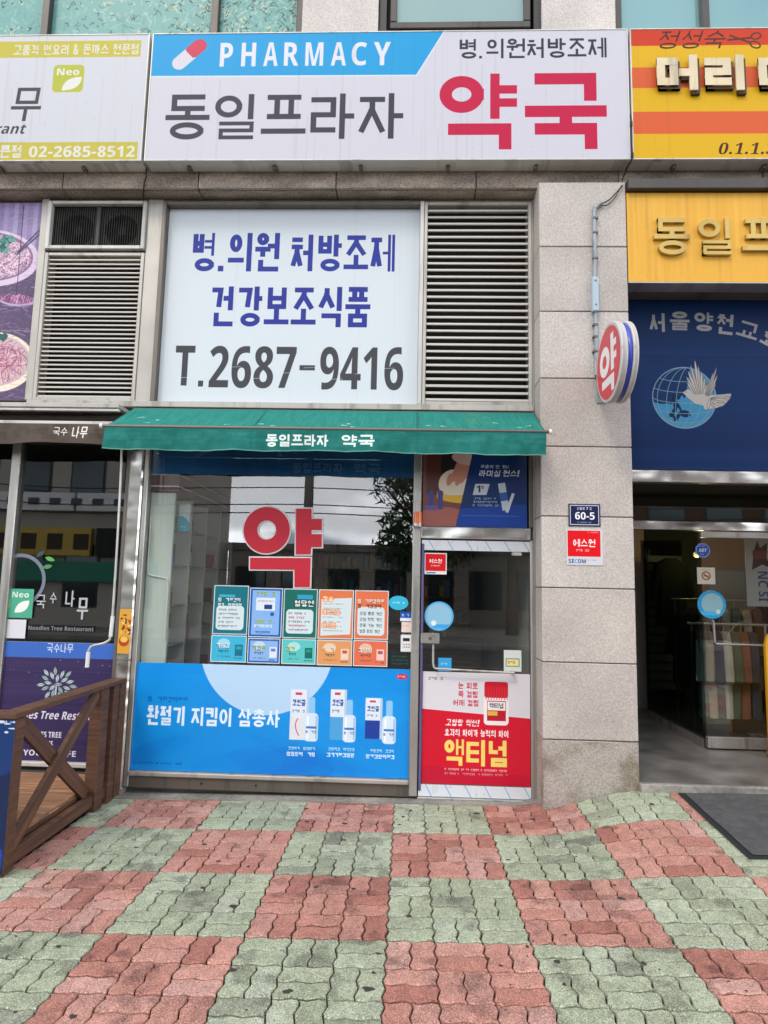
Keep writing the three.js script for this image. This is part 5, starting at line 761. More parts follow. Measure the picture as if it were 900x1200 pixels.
// ---------------------------------------------------------------- building entrance on the right
const ZD = -0.878, FY = 0.25;
{
  let r = { x0: 1.772, x1: 4.3, y0: 4.188, y1: 4.965, z: 0.25 };
  const t = thing('entrance_sign', 'ochre yellow sign board with raised gold Korean letters', 'sign', [3, r.y0, 0.2]);
  board(t, 'panel', r, printed(r, 300, (x, d) => { fillAll(x, d, '#dfa83c'); const q = rng(17); for (let i = 0; i < 170; i++) { x.fillStyle = q() > 0.5 ? 'rgba(178,116,40,0.07)' : 'rgba(240,196,110,0.08)'; x.fillRect(q() * d.w, 0, 0.004 + q() * 0.03, d.h * (0.3 + q() * 0.7)); } weather(x, d.w, d.h, 19, 40, 0.1); }, { roughness: 0.55 }), 0.03, std({ color: 0xb98a35 }));
  slab(t, 'bottom_lip', r.x0, r.x1, r.y0 - 0.012, r.y0 - 0.001, 0.09, 0.252, M.steel, 0.002);
  for (const [s, l, rr] of [['동', 766, 808], ['일', 817, 859], ['프', 869, 908], ['라', 918, 958], ['자', 966, 1006]]) { const k = rect(l, 256, rr, 299, 0.27); part(t, 'letter', letterGeo(s, k.x0, -k.y1, k.x1 - k.x0, k.y1 - k.y0, 0.12, 0.028).translate(0, 0, 0.252), M.gold); }
  slab(bld, 'entrance_lintel', 1.77, 4.36, 4.18, YS - 0.003, -0.2, 0.215, M.steelDark, 0.003);
  slab(bld, 'head_channel', 1.772, 4.36, 4.972, YS - 0.002, 0.217, 0.3, M.bronze, 0.006);
  r = { x0: 1.77, x1: 4.36, y0: 2.69, y1: 4.21, z: -0.06 };
  tag(board(null, 'church_panel', r, printed(r, 420, (x, d) => {
    fillAll(x, d, '#123a76'); const q = rng(2); for (let i = 0; i < 40; i++) { x.fillStyle = q() > 0.5 ? 'rgba(26,70,130,0.1)' : 'rgba(10,36,84,0.12)'; x.fillRect(0, q() * d.h, d.w, 0.01 + q() * 0.1); }
    x.strokeStyle = 'rgba(8,26,60,0.6)'; x.lineWidth = 0.005; x.beginPath(); x.moveTo(0, d.px(800, 418)[1]); x.lineTo(d.w, d.px(860, 419)[1]); x.stroke();
    [['서', 761, 367, 781, 389, 0], ['울', 785, 365, 808, 387, 0.02], ['양', 813, 366, 836, 388, 0.05], ['천', 840, 368, 861, 392, 0.12], ['교', 864, 377, 889, 397, 0.3], ['회', 892, 388, 916, 410, 0.5]].forEach(([s, l, tt, rr, b, a]) => { const k = d.box(l, tt, rr, b); x.save(); x.translate(k[0] + k[2] / 2, k[1] + k[3] / 2); x.rotate(a); hangul(x, s, -k[2] / 2, -k[3] / 2, k[2], k[3], '#cfccca', 0.15); x.restore(); });
    // globe
    const [gx, gy] = d.px(802, 466), R = 0.265; x.save(); x.beginPath(); x.arc(gx, gy, R, 0, 7); x.clip(); x.fillStyle = '#143c74'; x.fillRect(gx - R, gy - R, 2 * R, 2 * R); x.fillStyle = '#4fa9da'; x.beginPath(); x.moveTo(gx - R, gy + 0.04); x.quadraticCurveTo(gx - 0.1, gy + 0.1, gx + 0.02, gy - 0.06); x.lineTo(gx + 0.06, gy - R); x.lineTo(gx + R, gy - R); x.lineTo(gx + R, gy + R); x.lineTo(gx - R, gy + R); x.fill();
    x.fillStyle = '#12305e'; for (let i = 0; i < 16; i++) { x.beginPath(); x.ellipse(gx - 0.12 + q() * 0.14, gy - 0.02 + i * 0.013, 0.01 + q() * 0.03, 0.008 + q() * 0.016, q() * 3, 0, 7); x.fill(); } x.beginPath(); x.ellipse(gx, gy + 0.14, 0.05, 0.03, 0.2, 0, 7); x.fill();
    x.strokeStyle = '#8fb4cc'; x.lineWidth = 0.006; for (const k of [0.25, 0.55, 0.85]) { x.beginPath(); x.ellipse(gx, gy, R * k, R, 0.15, 0, 7); x.stroke(); } for (const k of [-0.6, -0.25, 0.1, 0.45, 0.75]) { x.beginPath(); x.ellipse(gx, gy + k * R - 0.03, R * Math.sqrt(1 - k * k * 0.9), 0.05, 0, 0, Math.PI); x.stroke(); } x.restore(); x.strokeStyle = '#9cbdd2'; x.lineWidth = 0.008; x.beginPath(); x.arc(gx, gy, R, 0, 7); x.stroke();
    // dove
    const poly = (l, c) => { x.fillStyle = c; x.beginPath(); l.forEach((p, i) => x[i ? 'lineTo' : 'moveTo'](...d.px(...p))); x.closePath(); x.fill(); };
    poly([[800, 460], [806, 456], [815, 459], [824, 461], [836, 463], [857, 461], [856, 466], [853, 470], [848, 475], [840, 478], [826, 480], [824, 475], [815, 473], [806, 466]], '#e0dad4');
    const feather = (root, tip, w, c) => { const [ax, ay] = d.px(...root), [bx, by] = d.px(...tip), L = Math.hypot(bx - ax, by - ay); x.save(); x.translate(ax, ay); x.rotate(Math.atan2(by - ay, bx - ax)); x.fillStyle = c; x.strokeStyle = '#5d5f6b'; x.lineWidth = 0.003; x.beginPath(); x.moveTo(0, -w * 0.4); x.quadraticCurveTo(L * 0.7, -w, L, 0); x.quadraticCurveTo(L * 0.7, w, 0, w * 0.4); x.fill(); x.stroke(); x.restore(); };
    for (let i = 0; i < 9; i++) feather([815 + i * 1.2, 462], [[805, 448], [804, 441], [806, 434], [809, 427], [814, 421], [818, 428], [822, 435], [826, 442], [829, 449]][i], 0.018, i % 2 ? '#d6d0ca' : '#e6e1da');
    for (let i = 0; i < 6; i++) feather([828 + i * 0.6, 464], [[829, 449], [832, 443], [836, 436], [840, 430], [841, 439], [839, 449]][i], 0.014, i % 2 ? '#c6c0ba' : '#d8d2cc');
    for (let i = 0; i < 7; i++) feather([832, 468], [[857, 461], [857, 465], [855, 469], [851, 473], [846, 477], [838, 480], [829, 481]][i], 0.016, i % 2 ? '#d6d0ca' : '#e6e1da');
    x.fillStyle = '#2a2e3a'; { const [a, b] = d.px(804, 459.5); x.beginPath(); x.arc(a, b, 0.004, 0, 7); x.fill(); }
  }, { roughness: 0.45, spec: 0.3, albedo: 0.47 }), 0.03, M.frameDark), 'navy panel with globe and white dove over the entrance', 'sign');
  // steel soffit and glazing
  slab(bld, 'entrance_beam', 1.77, 4.36, 2.585, 2.686, -0.14, -0.06, M.mirrorSteel, 0.004); slab(bld, 'entrance_soffit', 1.77, 4.36, 2.722, 2.748, ZD - 0.02, -0.145, M.steelDark, 0.003);
  slab(bld, 'entrance_cheek', 1.66, 1.768, 0.2, 4.2, -0.9, 0.0, M.granite, 0.003); slab(bld, 'entrance_cheek', 4.25, 4.36, 0.2, 4.2, -0.9, 0.2, M.granite, 0.003);
  const g = thing('entrance_glazing', 'smoky glass transom above the building entrance doors', 'glazing', [3, 2.26, ZD]);
  slab(g, 'door_head', 1.77, 4.25, 2.262, 2.345, ZD - 0.04, ZD + 0.04, M.mirrorSteel, 0.004);
  part(g, 'pane', new THREE.PlaneGeometry(2.46, 0.37), M.glassTint, [3.01, 2.532, ZD]);
  const bw = { x0: 1.8, x1: 4.2, y0: 2.35, y1: 2.715, z: ZD - 0.05 };
  slab(g, 'lining_board', bw.x0, bw.x1, bw.y0, bw.y1, ZD - 0.08, ZD - 0.05, std({ color: 0x5a4a3e, roughness: 0.8 }), 0.003);
  // right hand leaf, shut
  const leaf = (name, label, x0, x1, hinge, turn, hx) => {
    const t = thing(name, label, 'door', [hinge, FY + 0.01, ZD]), w = x1 - x0, o = (x0 + x1) / 2, rel = (m, at) => { m.position.set(at[0] - hinge, at[1] - FY - 0.01, at[2] - ZD); return m; };
    rel(part(t, 'pane', new THREE.PlaneGeometry(w, 1.9), M.glass), [o, 1.26, ZD]);
    rel(part(t, 'bottom_rail', cbox(w, 0.1, 0.05, 0.004), M.steel), [o, 0.315, ZD]); rel(part(t, 'top_rail', cbox(w, 0.06, 0.05, 0.004), M.steel), [o, 2.225, ZD]);
    for (const y of [0.95, 1.55]) rel(part(t, 'handle_standoff', cbox(0.02, 0.02, 0.06, 0.003), M.steel), [hx, y, ZD + 0.035]);
    rel(part(t, 'handle', new THREE.CylinderGeometry(0.012, 0.012, 0.78, 12), M.steel), [hx, 1.25, ZD + 0.07]);
    t.rotation.y = turn; return t;
  };
  const dr = leaf('entrance_door', 'closed frameless glass entrance door with round stickers', 2.78, 3.72, 3.72, 0, 5);
  { const m = []; dr.traverse((o) => { if (o.name.startsWith('handle')) m.push(o); }); m.forEach((o) => o.removeFromParent()); const hz = ZD + 0.06, a = P(836, 728, hz), b = P(838, 753, hz); const h = part(dr, 'handle', tube([[a[0], a[1], hz], [b[0], b[1], hz], [b[0] + 0.02, b[1] - 0.012, hz], [3.6, b[1] - 0.02, hz]], 0.011, 40, 8, 0.1), M.steel); for (const q of [[a[0], a[1]], [3.58, b[1] - 0.02]]) part(h, 'standoff', cbox(0.02, 0.02, 0.06, 0.003), M.steel, [q[0], q[1], ZD + 0.03]); }
  leaf('entrance_door', 'glass entrance door swung open into the dark hallway', 1.84, 2.76, 1.84, 1.0, 2.62);
  const zs = ZD + 0.004;
  { const c = P(823.5, 645, zs), R = 0.075, sh = new THREE.CylinderGeometry(R, R, 0.003, 8).rotateX(Math.PI / 2); sh.rotateZ(Math.PI / 8); const p = sh.attributes.position, uv = sh.attributes.uv; for (let i = 0; i < uv.count; i++) uv.setXY(i, p.getX(i) / R / 2 + 0.5, p.getY(i) / R / 2 + 0.5); const rr = { x0: 0, x1: 2 * R, y0: 0, y1: 2 * R, z: 0 }; tag(part(null, 'octagon_sticker', sh, printed(rr, 1200, (x, d) => { fillAll(x, d, '#2a55b4'); x.strokeStyle = '#d4dff0'; x.lineWidth = 0.004; x.beginPath(); for (let i = 0; i < 9; i++) { const a = (i + 0.5) * Math.PI / 4; x[i ? 'lineTo' : 'moveTo'](R + Math.cos(a) * R * 0.88, R + Math.sin(a) * R * 0.88); } x.stroke(); x.fillStyle = '#eef2f8'; latin(x, 'ADT', d.w * 0.24, d.h * 0.38, d.w * 0.52, d.h * 0.22, 'bold italic 100px sans-serif'); smallPrint(x, d.w * 0.3, d.h * 0.2, d.w * 0.4, d.h * 0.08, '#d7e0f0', 2); smallPrint(x, d.w * 0.34, d.h * 0.7, d.w * 0.32, d.h * 0.08, '#d7e0f0', 3); }), c), 'blue octagon security sticker on the entrance door', 'sticker'); }
  sticker('no_smoking_sticker', 'square no smoking sticker on the entrance door', 'sticker', [817, 665, 838, 684.5], zs, (x, d) => { fillAll(x, d, '#d3cdbf'); x.strokeStyle = '#b06a45'; x.lineWidth = 0.014; x.beginPath(); x.arc(d.w / 2, d.h / 2, d.w * 0.22, 0, 7); x.moveTo(d.w * 0.36, d.h * 0.36); x.lineTo(d.w * 0.64, d.h * 0.64); x.stroke(); x.fillStyle = '#5d5148'; x.fillRect(d.w * 0.36, d.h * 0.48, d.w * 0.28, d.h * 0.06); smallPrint(x, d.w * 0.25, d.h * 0.1, d.w * 0.5, d.h * 0.08, '#a98d72', 3); }, 1100);
  discSticker('round_sticker', 'bright blue round sticker on the entrance door', 834, 708.5, 0.132, zs, (x, d) => { fillAll(x, d, '#2f9bd0'); x.fillStyle = '#8fb6c4'; x.beginPath(); x.arc(d.w * 0.52, d.h * 0.48, d.w * 0.38, 0, 7); x.fill(); x.fillStyle = '#4bb2df'; x.fillRect(d.w * 0.1, d.h * 0.74, d.w * 0.62, d.h * 0.14); x.fillStyle = '#c9dade'; x.beginPath(); x.arc(d.w * 0.72, d.h * 0.75, d.w * 0.08, 0, 7); x.fill(); });
  // hallway partition: dark to the left, clothes shop to the right
  slab(bld, 'hall_partition', 2.78, 2.82, FY, 2.74, -2.3, ZD - 0.06, M.glassWall ??= phy({ color: 0x9fb0ab, transmission: 1, thickness: 0, roughness: 0, ior: 1.6 }), 0.002);
  slab(bld, 'partition_base', 2.775, 2.825, FY, FY + 0.08, -2.3, ZD - 0.06, M.steel, 0.002);
  slab(bld, 'hall_wall', 1.23, 1.66, FY, 2.74, -7.9, -0.92, M.plaster, 0.002); slab(bld, 'hall_back', 1.66, 2.8, FY, 2.74, -7.9, -7.8, M.plaster, 0.002);
  slab(bld, 'shop_back_wall', 2.83, 4.36, FY, 2.74, -3.0, -2.9, M.plaster, 0.002);
}
{ // rubber entrance mat lying on the ramp
  const nx = 24, nz = 24, at = (u, v, dy) => { const z = lerp(0.3, 1.2, v), x = lerp(lerp(2.02, 2.06, v), 3.5, u); return [x, ground(x, z) + dy, z]; }, sheet = (u0, u1, v0, v1, dy) => { const g = new THREE.PlaneGeometry(1, 1, nx, nz), p = g.attributes.position; for (let i = 0; i < p.count; i++) { const u = lerp(u0, u1, p.getX(i) + 0.5), v = lerp(v0, v1, 0.5 - p.getY(i)), q = at(u, v, dy + 0.0015 * Math.sin(u * 40) * Math.sin(v * 13)); p.setXYZ(i, ...q); } g.computeVertexNormals(); return triUV(g); };
  const t = thing('entrance_mat', 'dark rubber mat on the ramp before the entrance', 'mat', [2.7, ground(2.7, 0.75), 0.75]);
  part(t, 'backing', sheet(0, 1, 0, 1, 0.008), M.rubber);
  const ribbed = dataTex(256, 0.4, (u, v, x, y) => { const k = 0.8 + 0.35 * fbm(u * 12, v * 12, 12, 99, 3) + ((x + y) % 8 < 3 ? -0.12 : 0); return [78 * k, 78 * k, 79 * k]; });
  part(t, 'ribbed_top', sheet(0.03, 1, 0.02, 0.965, 0.014), std({ map: ribbed, roughness: 0.85, bumpMap: ribbed, bumpScale: 0.004 }));
}
{ // clothes shop behind the glass
  const lamp = thing('bulb_lamp', 'small warm bulb lit inside the clothes shop', 'lamp', [3.25, 2.1, -2.0]); part(lamp, 'bulb', new THREE.SphereGeometry(0.035, 16, 12), new THREE.MeshStandardMaterial({ color: 0xfff0d0, emissive: 0xffc46a, emissiveIntensity: 6 }), [3.25, 2.1, -2.0]); part(lamp, 'holder', new THREE.CylinderGeometry(0.02, 0.03, 0.06, 14), M.black, [3.25, 2.16, -2.0]); part(lamp, 'flex', new THREE.CylinderGeometry(0.004, 0.004, 0.55, 6), M.black, [3.25, 2.46, -2.0]);
  const pl = new THREE.PointLight(0xffd08a, 0.6); pl.position.set(3.25, 2.04, -1.95); pl.castShadow = true; pl.shadow.radius = 2; scene.add(pl); pl.name = 'bulb_light';
  const sw = thing('slat_wall', 'white slatted display wall inside the clothes shop', 'display wall', [3.3, FY, -2.8]); for (let i = 0; i < 15; i++) slab(sw, 'slat', 3.0, 3.42, FY + 0.25 + i * 0.11, FY + 0.335 + i * 0.11, -2.82, -2.79, M.white, 0.004); slab(sw, 'backboard', 2.98, 3.44, FY, 2.3, -2.86, -2.825, M.dark, 0.002);
  const banner = { x0: 3.42, x1: 3.72, y0: 1.55, y1: 2.25, z: -1.3 };
  tag(board(null, 'cloth_banner', banner, printed(banner, 500, (x, d) => { fillAll(x, d, '#b9bcbc'); x.fillStyle = '#2a2628'; x.beginPath(); x.moveTo(d.w * 0.3, d.h * 0.2); x.lineTo(d.w * 0.42, d.h * 0.05); x.lineTo(d.w * 0.5, d.h * 0.16); x.lineTo(d.w * 0.75, d.h * 0.08); x.lineTo(d.w * 0.7, d.h * 0.3); x.lineTo(d.w * 0.85, d.h * 0.45); x.lineTo(d.w * 0.55, d.h * 0.4); x.lineTo(d.w * 0.2, d.h * 0.48); x.fill(); x.fillStyle = '#7a3a38'; x.fillRect(d.w * 0.25, d.h * 0.2, d.w * 0.45, d.h * 0.12); x.fillStyle = '#3b5080'; x.save(); x.translate(d.w * 0.38, d.h * 0.5); x.rotate(Math.PI / 2); latin(x, 'NC SI', 0, -0.1, 0.3, 0.1); x.restore(); }), 0.004), 'white cloth banner with dark printed emblem inside the clothes shop', 'banner');
  const garment = (col, w, h, seed) => { const q = rng(seed), sh = new THREE.Shape(); const H = h, a = w / 2; [[-0.06, 0], [-a, -0.07], [-a * 1.35, -H * 0.55], [-a * 1.1, -H * 0.58], [-a * 0.82, -H * 0.25], [-a * 0.9, -H], [a * 0.9, -H], [a * 0.82, -H * 0.25], [a * 1.1, -H * 0.58], [a * 1.35, -H * 0.55], [a, -0.07], [0.06, 0]].forEach((p, i) => (i ? sh.lineTo(...p) : sh.moveTo(...p))); const g = new THREE.ExtrudeGeometry(sh, { depth: 0.04, bevelEnabled: true, bevelSize: 0.015, bevelThickness: 0.02, bevelSegments: 2, steps: 1 }); const p = g.attributes.position; for (let i = 0; i < p.count; i++) p.setZ(i, p.getZ(i) + 0.02 * Math.sin(p.getX(i) * 30 + seed) * (-p.getY(i) / H)); g.computeVertexNormals(); return triUV(g); };
  const cols = [[0x3a3f3a, 'charcoal'], [0x6b3d33, 'rust brown'], [0x8a8577, 'oatmeal'], [0x2e3a4c, 'navy'], [0x9a9284, 'sand'], [0x4e5a48, 'olive'], [0xa7a59b, 'pale grey'], [0x5a4a3e, 'umber']];
  cols.forEach(([c, n], i) => { const t = thing('garment', `${n} garment on the hanging rail in the clothes shop`, 'clothing', [2.95 + i * 0.11, 0.75, -1.75], 'clothes on the hanging rail'); part(t, 'cloth', garment(c, 0.42, 0.8, i + 3), std({ color: c, map: T.cloth, roughness: 0.95 }), [2.95 + i * 0.11, 1.5, -1.75], [0, 1.15, 0]); part(t, 'hanger', tube([[2.95 + i * 0.11, 1.5, -1.73], [2.95 + i * 0.11, 1.56, -1.73], [2.96 + i * 0.11, 1.6, -1.73]], 0.004, 8, 6), M.steel); });
  [[0x7b8a92, 'dusty blue'], [0xb6a48c, 'camel'], [0x463a44, 'plum'], [0xc2bdb2, 'ivory'], [0x5d6a58, 'moss green'], [0x8f5a4a, 'terracotta'], [0x3b4450, 'slate']].forEach(([c, n], i) => { const x = 2.9 + i * 0.085, t = thing('garment', `${n} jacket on the low rail behind the entrance door glass`, 'clothing', [x, 0.5, -1.28], 'jackets on the low rail'); part(t, 'cloth', garment(c, 0.4, 0.78, i + 50), std({ color: c, map: T.cloth, roughness: 0.95 }), [x, 1.28, -1.28], [0, 1.2, 0]); part(t, 'hanger', tube([[x, 1.28, -1.26], [x, 1.33, -1.26], [x + 0.01, 1.37, -1.26]], 0.004, 8, 6), M.steel); });
  const lr = thing('clothes_rack', 'low hanging rail right behind the entrance door glass', 'clothes rack', [3.2, FY, -1.26]); part(lr, 'rail', new THREE.CylinderGeometry(0.014, 0.014, 0.78, 10).rotateZ(Math.PI / 2), M.steel, [3.19, 1.37, -1.26]); for (const x of [2.84, 3.56]) { part(lr, 'upright', new THREE.CylinderGeometry(0.014, 0.014, 1.12, 10), M.steel, [x, FY + 0.56, -1.26]); part(lr, 'foot', cbox(0.04, 0.03, 0.45, 0.006), M.steel, [x, FY + 0.015, -1.26]); }
  const rk = thing('clothes_rack', 'tall steel hanging rail farther inside the clothes shop', 'clothes rack', [3.3, FY, -1.73]); part(rk, 'rail', new THREE.CylinderGeometry(0.014, 0.014, 1.1, 10).rotateZ(Math.PI / 2), M.steel, [3.4, 1.6, -1.73]); for (const x of [2.88, 3.93]) { part(rk, 'upright', new THREE.CylinderGeometry(0.014, 0.014, 1.36, 10), M.steel, [x, FY + 0.68, -1.73]); part(rk, 'foot', cbox(0.04, 0.03, 0.5, 0.006), M.steel, [x, FY + 0.015, -1.73]); }
  // coats in the window of the hall side
  [[2.5, -2.25, 0x2c2b2b, 'black coat'], [2.56, -2.0, 0x59413a, 'brown coat']].forEach(([x, z, c, n], i) => { const t = thing('garment', `${n} hanging by the open entrance door`, 'clothing', [x + 0.55, 0.8, z], 'coats by the hallway'); part(t, 'cloth', garment(c, 0.4, 0.75, 30 + i), std({ color: c, map: T.cloth, roughness: 0.95 }), [x + 0.55, 1.75 - i * 0.6 + 0.3, z], [0, 0.3, 0]); });
  // yellow standing board at the doorway
  const sb = thing('standing_board', 'yellow rounded standing board by the entrance door', 'standing sign', [3.38, FY, -0.55]), sh = new THREE.Shape(); sh.moveTo(-0.2, 0); sh.lineTo(0.2, 0); sh.lineTo(0.2, 0.85); sh.absarc(0, 0.85, 0.2, 0, Math.PI); const bg = new THREE.ExtrudeGeometry(sh, { depth: 0.03, bevelEnabled: true, bevelSize: 0.008, bevelThickness: 0.008, bevelSegments: 2 }); part(sb, 'panel', bg, std({ color: 0xe0a417, roughness: 0.5 }), [3.37, FY + 0.1, -0.57]); for (const x of [3.24, 3.5]) part(sb, 'foot', cbox(0.05, 0.1, 0.3, 0.006), M.deck, [x, FY + 0.056, -0.555]);
}

// ---------------------------------------------------------------- restaurant front on the left
{
  const t = thing('restaurant_window', 'dark restaurant window with brush lettering above the wooden deck', 'window', [-3, 0.17, 0]);
  part(t, 'pane', new THREE.PlaneGeometry(2.1, 1.98), M.glassTint, [-3.42, 2.13, -0.012]);
  for (const x of [-4.49, -3.39]) slab(t, 'mullion', x, x + 0.075, 0.17, 3.06, -0.05, 0.035, x < -4 ? M.steelDark : M.steel, 0.005);
  slab(t, 'jamb', -2.392, -2.362, 0.17, 3.06, -0.05, 0.03, M.steelDark, 0.004);
  slab(t, 'base_rail', -3.313, -2.394, 0.165, 0.2, -0.05, 0.05, M.aluWhite, 0.005); slab(t, 'base_rail', -4.41, -3.392, 0.165, 0.2, -0.05, 0.05, M.aluWhite, 0.005);
  const panel = (x0, x1, name) => {
    const r = { x0, x1, y0: 0.202, y1: 1.145, z: 0.008 };
    board(t, name, r, printed(r, 420, (x, d) => {
      fillAll(x, d, '#3c3159'); const q = rng(61); for (let i = 0; i < 60; i++) { x.fillStyle = q() > 0.5 ? 'rgba(80,66,110,0.12)' : 'rgba(40,30,62,0.14)'; x.fillRect(0, q() * d.h, d.w, 0.004 + q() * 0.02); }
      x.fillStyle = '#3f6cc0'; x.fillRect(0, 0, d.w, 0.125); if (x0 < -3.35) return;
      hangul(x, '국수나무', ...d.box(55, 754, 86, 765), '#cfd8ee', 0.1, 0, 0, 'round');
      // tree of leaves
      const [cx, cy] = d.px(66, 802); x.strokeStyle = '#c9d2d2'; x.lineWidth = 0.012; x.beginPath(); x.moveTo(cx, cy + 0.13); x.lineTo(cx, cy); x.stroke();
      for (let k = 0; k < 22; k++) { const a = k * 2.399, rr = 0.028 * Math.sqrt(k), lx = cx + Math.cos(a) * rr, ly = cy + Math.sin(a) * rr * 0.85; x.save(); x.translate(lx, ly); x.rotate(a); x.fillStyle = k % 3 ? '#cdd8d6' : '#a9c0b8'; x.strokeStyle = '#55606e'; x.lineWidth = 0.004; x.beginPath(); x.moveTo(-0.02, 0); x.quadraticCurveTo(0.015, -0.028, 0.05, 0); x.quadraticCurveTo(0.015, 0.028, -0.02, 0); x.fill(); x.stroke(); x.beginPath(); x.moveTo(-0.01, 0); x.lineTo(0.04, 0); x.stroke(); x.restore(); }
      x.fillStyle = '#e6e2ea'; latin(x, 'Noodles Tree Restaurant', ...d.box(4, 833, 128, 843), 'bold italic 100px sans-serif'); latin(x, 'NOODLES TREE', ...d.box(24, 857, 72, 864)); latin(x, 'DRINKS', ...d.box(40, 868, 62, 875)); latin(x, 'YOUR   CAFE', ...d.box(27, 879, 89, 886)); for (let i = 0; i < 14; i++) { x.fillStyle = 'rgba(210,205,220,0.8)'; x.beginPath(); x.arc(q() * d.w, 0.14 + q() * 0.15, 0.002 + q() * 0.003, 0, 7); x.fill(); }
    }, { roughness: 0.4 }), 0.012);
  };
  panel(-3.313, -2.394, 'film_panel'); panel(-4.41, -3.392, 'film_panel');
  slab(t, 'interior_board', -3.3, -2.4, 0.2, 1.14, -0.05, -0.02, M.plaster, 0.002); slab(t, 'interior_board', -4.4, -3.4, 0.2, 1.14, -0.05, -0.02, M.plaster, 0.002);
  // brush lettering and ring on the glass
  const w = thing('window_lettering', 'white brush lettering with a grey ring on the restaurant window', 'lettering', [-2.9, 1.25, 0.002]), z = 0.003, pale = std({ color: 0xb9bcbd, roughness: 0.6 }), ring = std({ color: 0x747c8c, roughness: 0.6 });
  for (const [s, b] of [['국', [42, 697, 53, 713]], ['수', [58, 694, 66, 707]], ['나', [76, 692, 87, 711]], ['무', [90, 700, 103, 726]]]) { const k = rect(...b, z); part(w, 'letter', letterGeo(s, k.x0, -k.y1, k.x1 - k.x0, k.y1 - k.y0, 0.09, 0.001).translate(0, 0, z - 0.008), pale); }
  { const c = P(22, 680, z), g = new THREE.RingGeometry(0.195, 0.225, 40, 1, -1.15, 3.2); part(w, 'ring', triUV(g), ring, [c[0], c[1], -0.006]); for (const [px, py, col, a] of [[47, 649, 0x3a4a52, 0.6], [58, 655, 0x5fae5a, -0.3], [55, 664, 0x4f8f58, 0.2]]) { const q = P(px, py, z), sh = new THREE.Shape(); sh.moveTo(-0.045, 0); sh.quadraticCurveTo(0, 0.035, 0.045, 0); sh.quadraticCurveTo(0, -0.035, -0.045, 0); part(w, 'leaf', new THREE.ShapeGeometry(sh).rotateZ(a), std({ color: col, roughness: 0.6 }), [q[0], q[1], -0.004]); } }
  const r = rect(32, 733, 110, 740, z), cv = printed(r, 500, (x, d) => { fillAll(x, d, '#14161a'); x.fillStyle = '#8e9296'; latin(x, 'Noodles Tree Restaurant', 0.004, 0.006, d.w - 0.008, d.h - 0.012); }, { roughness: 0.3 }); r.z = -0.003; board(w, 'caption', r, cv, 0.002, M.black);
  sticker('leaf_sticker', 'green leaf badge sticker on the restaurant window', 'sticker', [8, 690, 38.5, 724], 0.006, (x, d) => { fillAll(x, d, '#4fae8f'); x.fillStyle = '#dfe9d8'; latin(x, 'Neo', d.w * 0.18, d.h * 0.1, d.w * 0.64, d.h * 0.2); x.fillStyle = '#c4c94a'; x.fillRect(0, d.h * 0.36, d.w * 0.12, d.h * 0.3); x.fillStyle = '#f0f2ea'; x.beginPath(); x.moveTo(d.w * 0.32, d.h * 0.82); x.quadraticCurveTo(d.w * 0.36, d.h * 0.4, d.w * 0.86, d.h * 0.4); x.quadraticCurveTo(d.w * 0.86, d.h * 0.86, d.w * 0.32, d.h * 0.82); x.fill(); });
  sticker('blank_label', 'blank white label under the leaf badge sticker', 'sticker', [8, 726, 30, 748], 0.006, (x, d) => { fillAll(x, d, '#dcdde2'); });
  // dim interior
  const ct = thing('restaurant_counter', 'dark counter inside the restaurant', 'counter', [-3.4, 0.12, -2.6]); slab(ct, 'body', -4.6, -2.5, 0.12, 1.1, -3.0, -2.4, M.wood, 0.005); slab(ct, 'top', -4.65, -2.45, 1.1, 1.14, -3.05, -2.35, M.dark, 0.005);
}
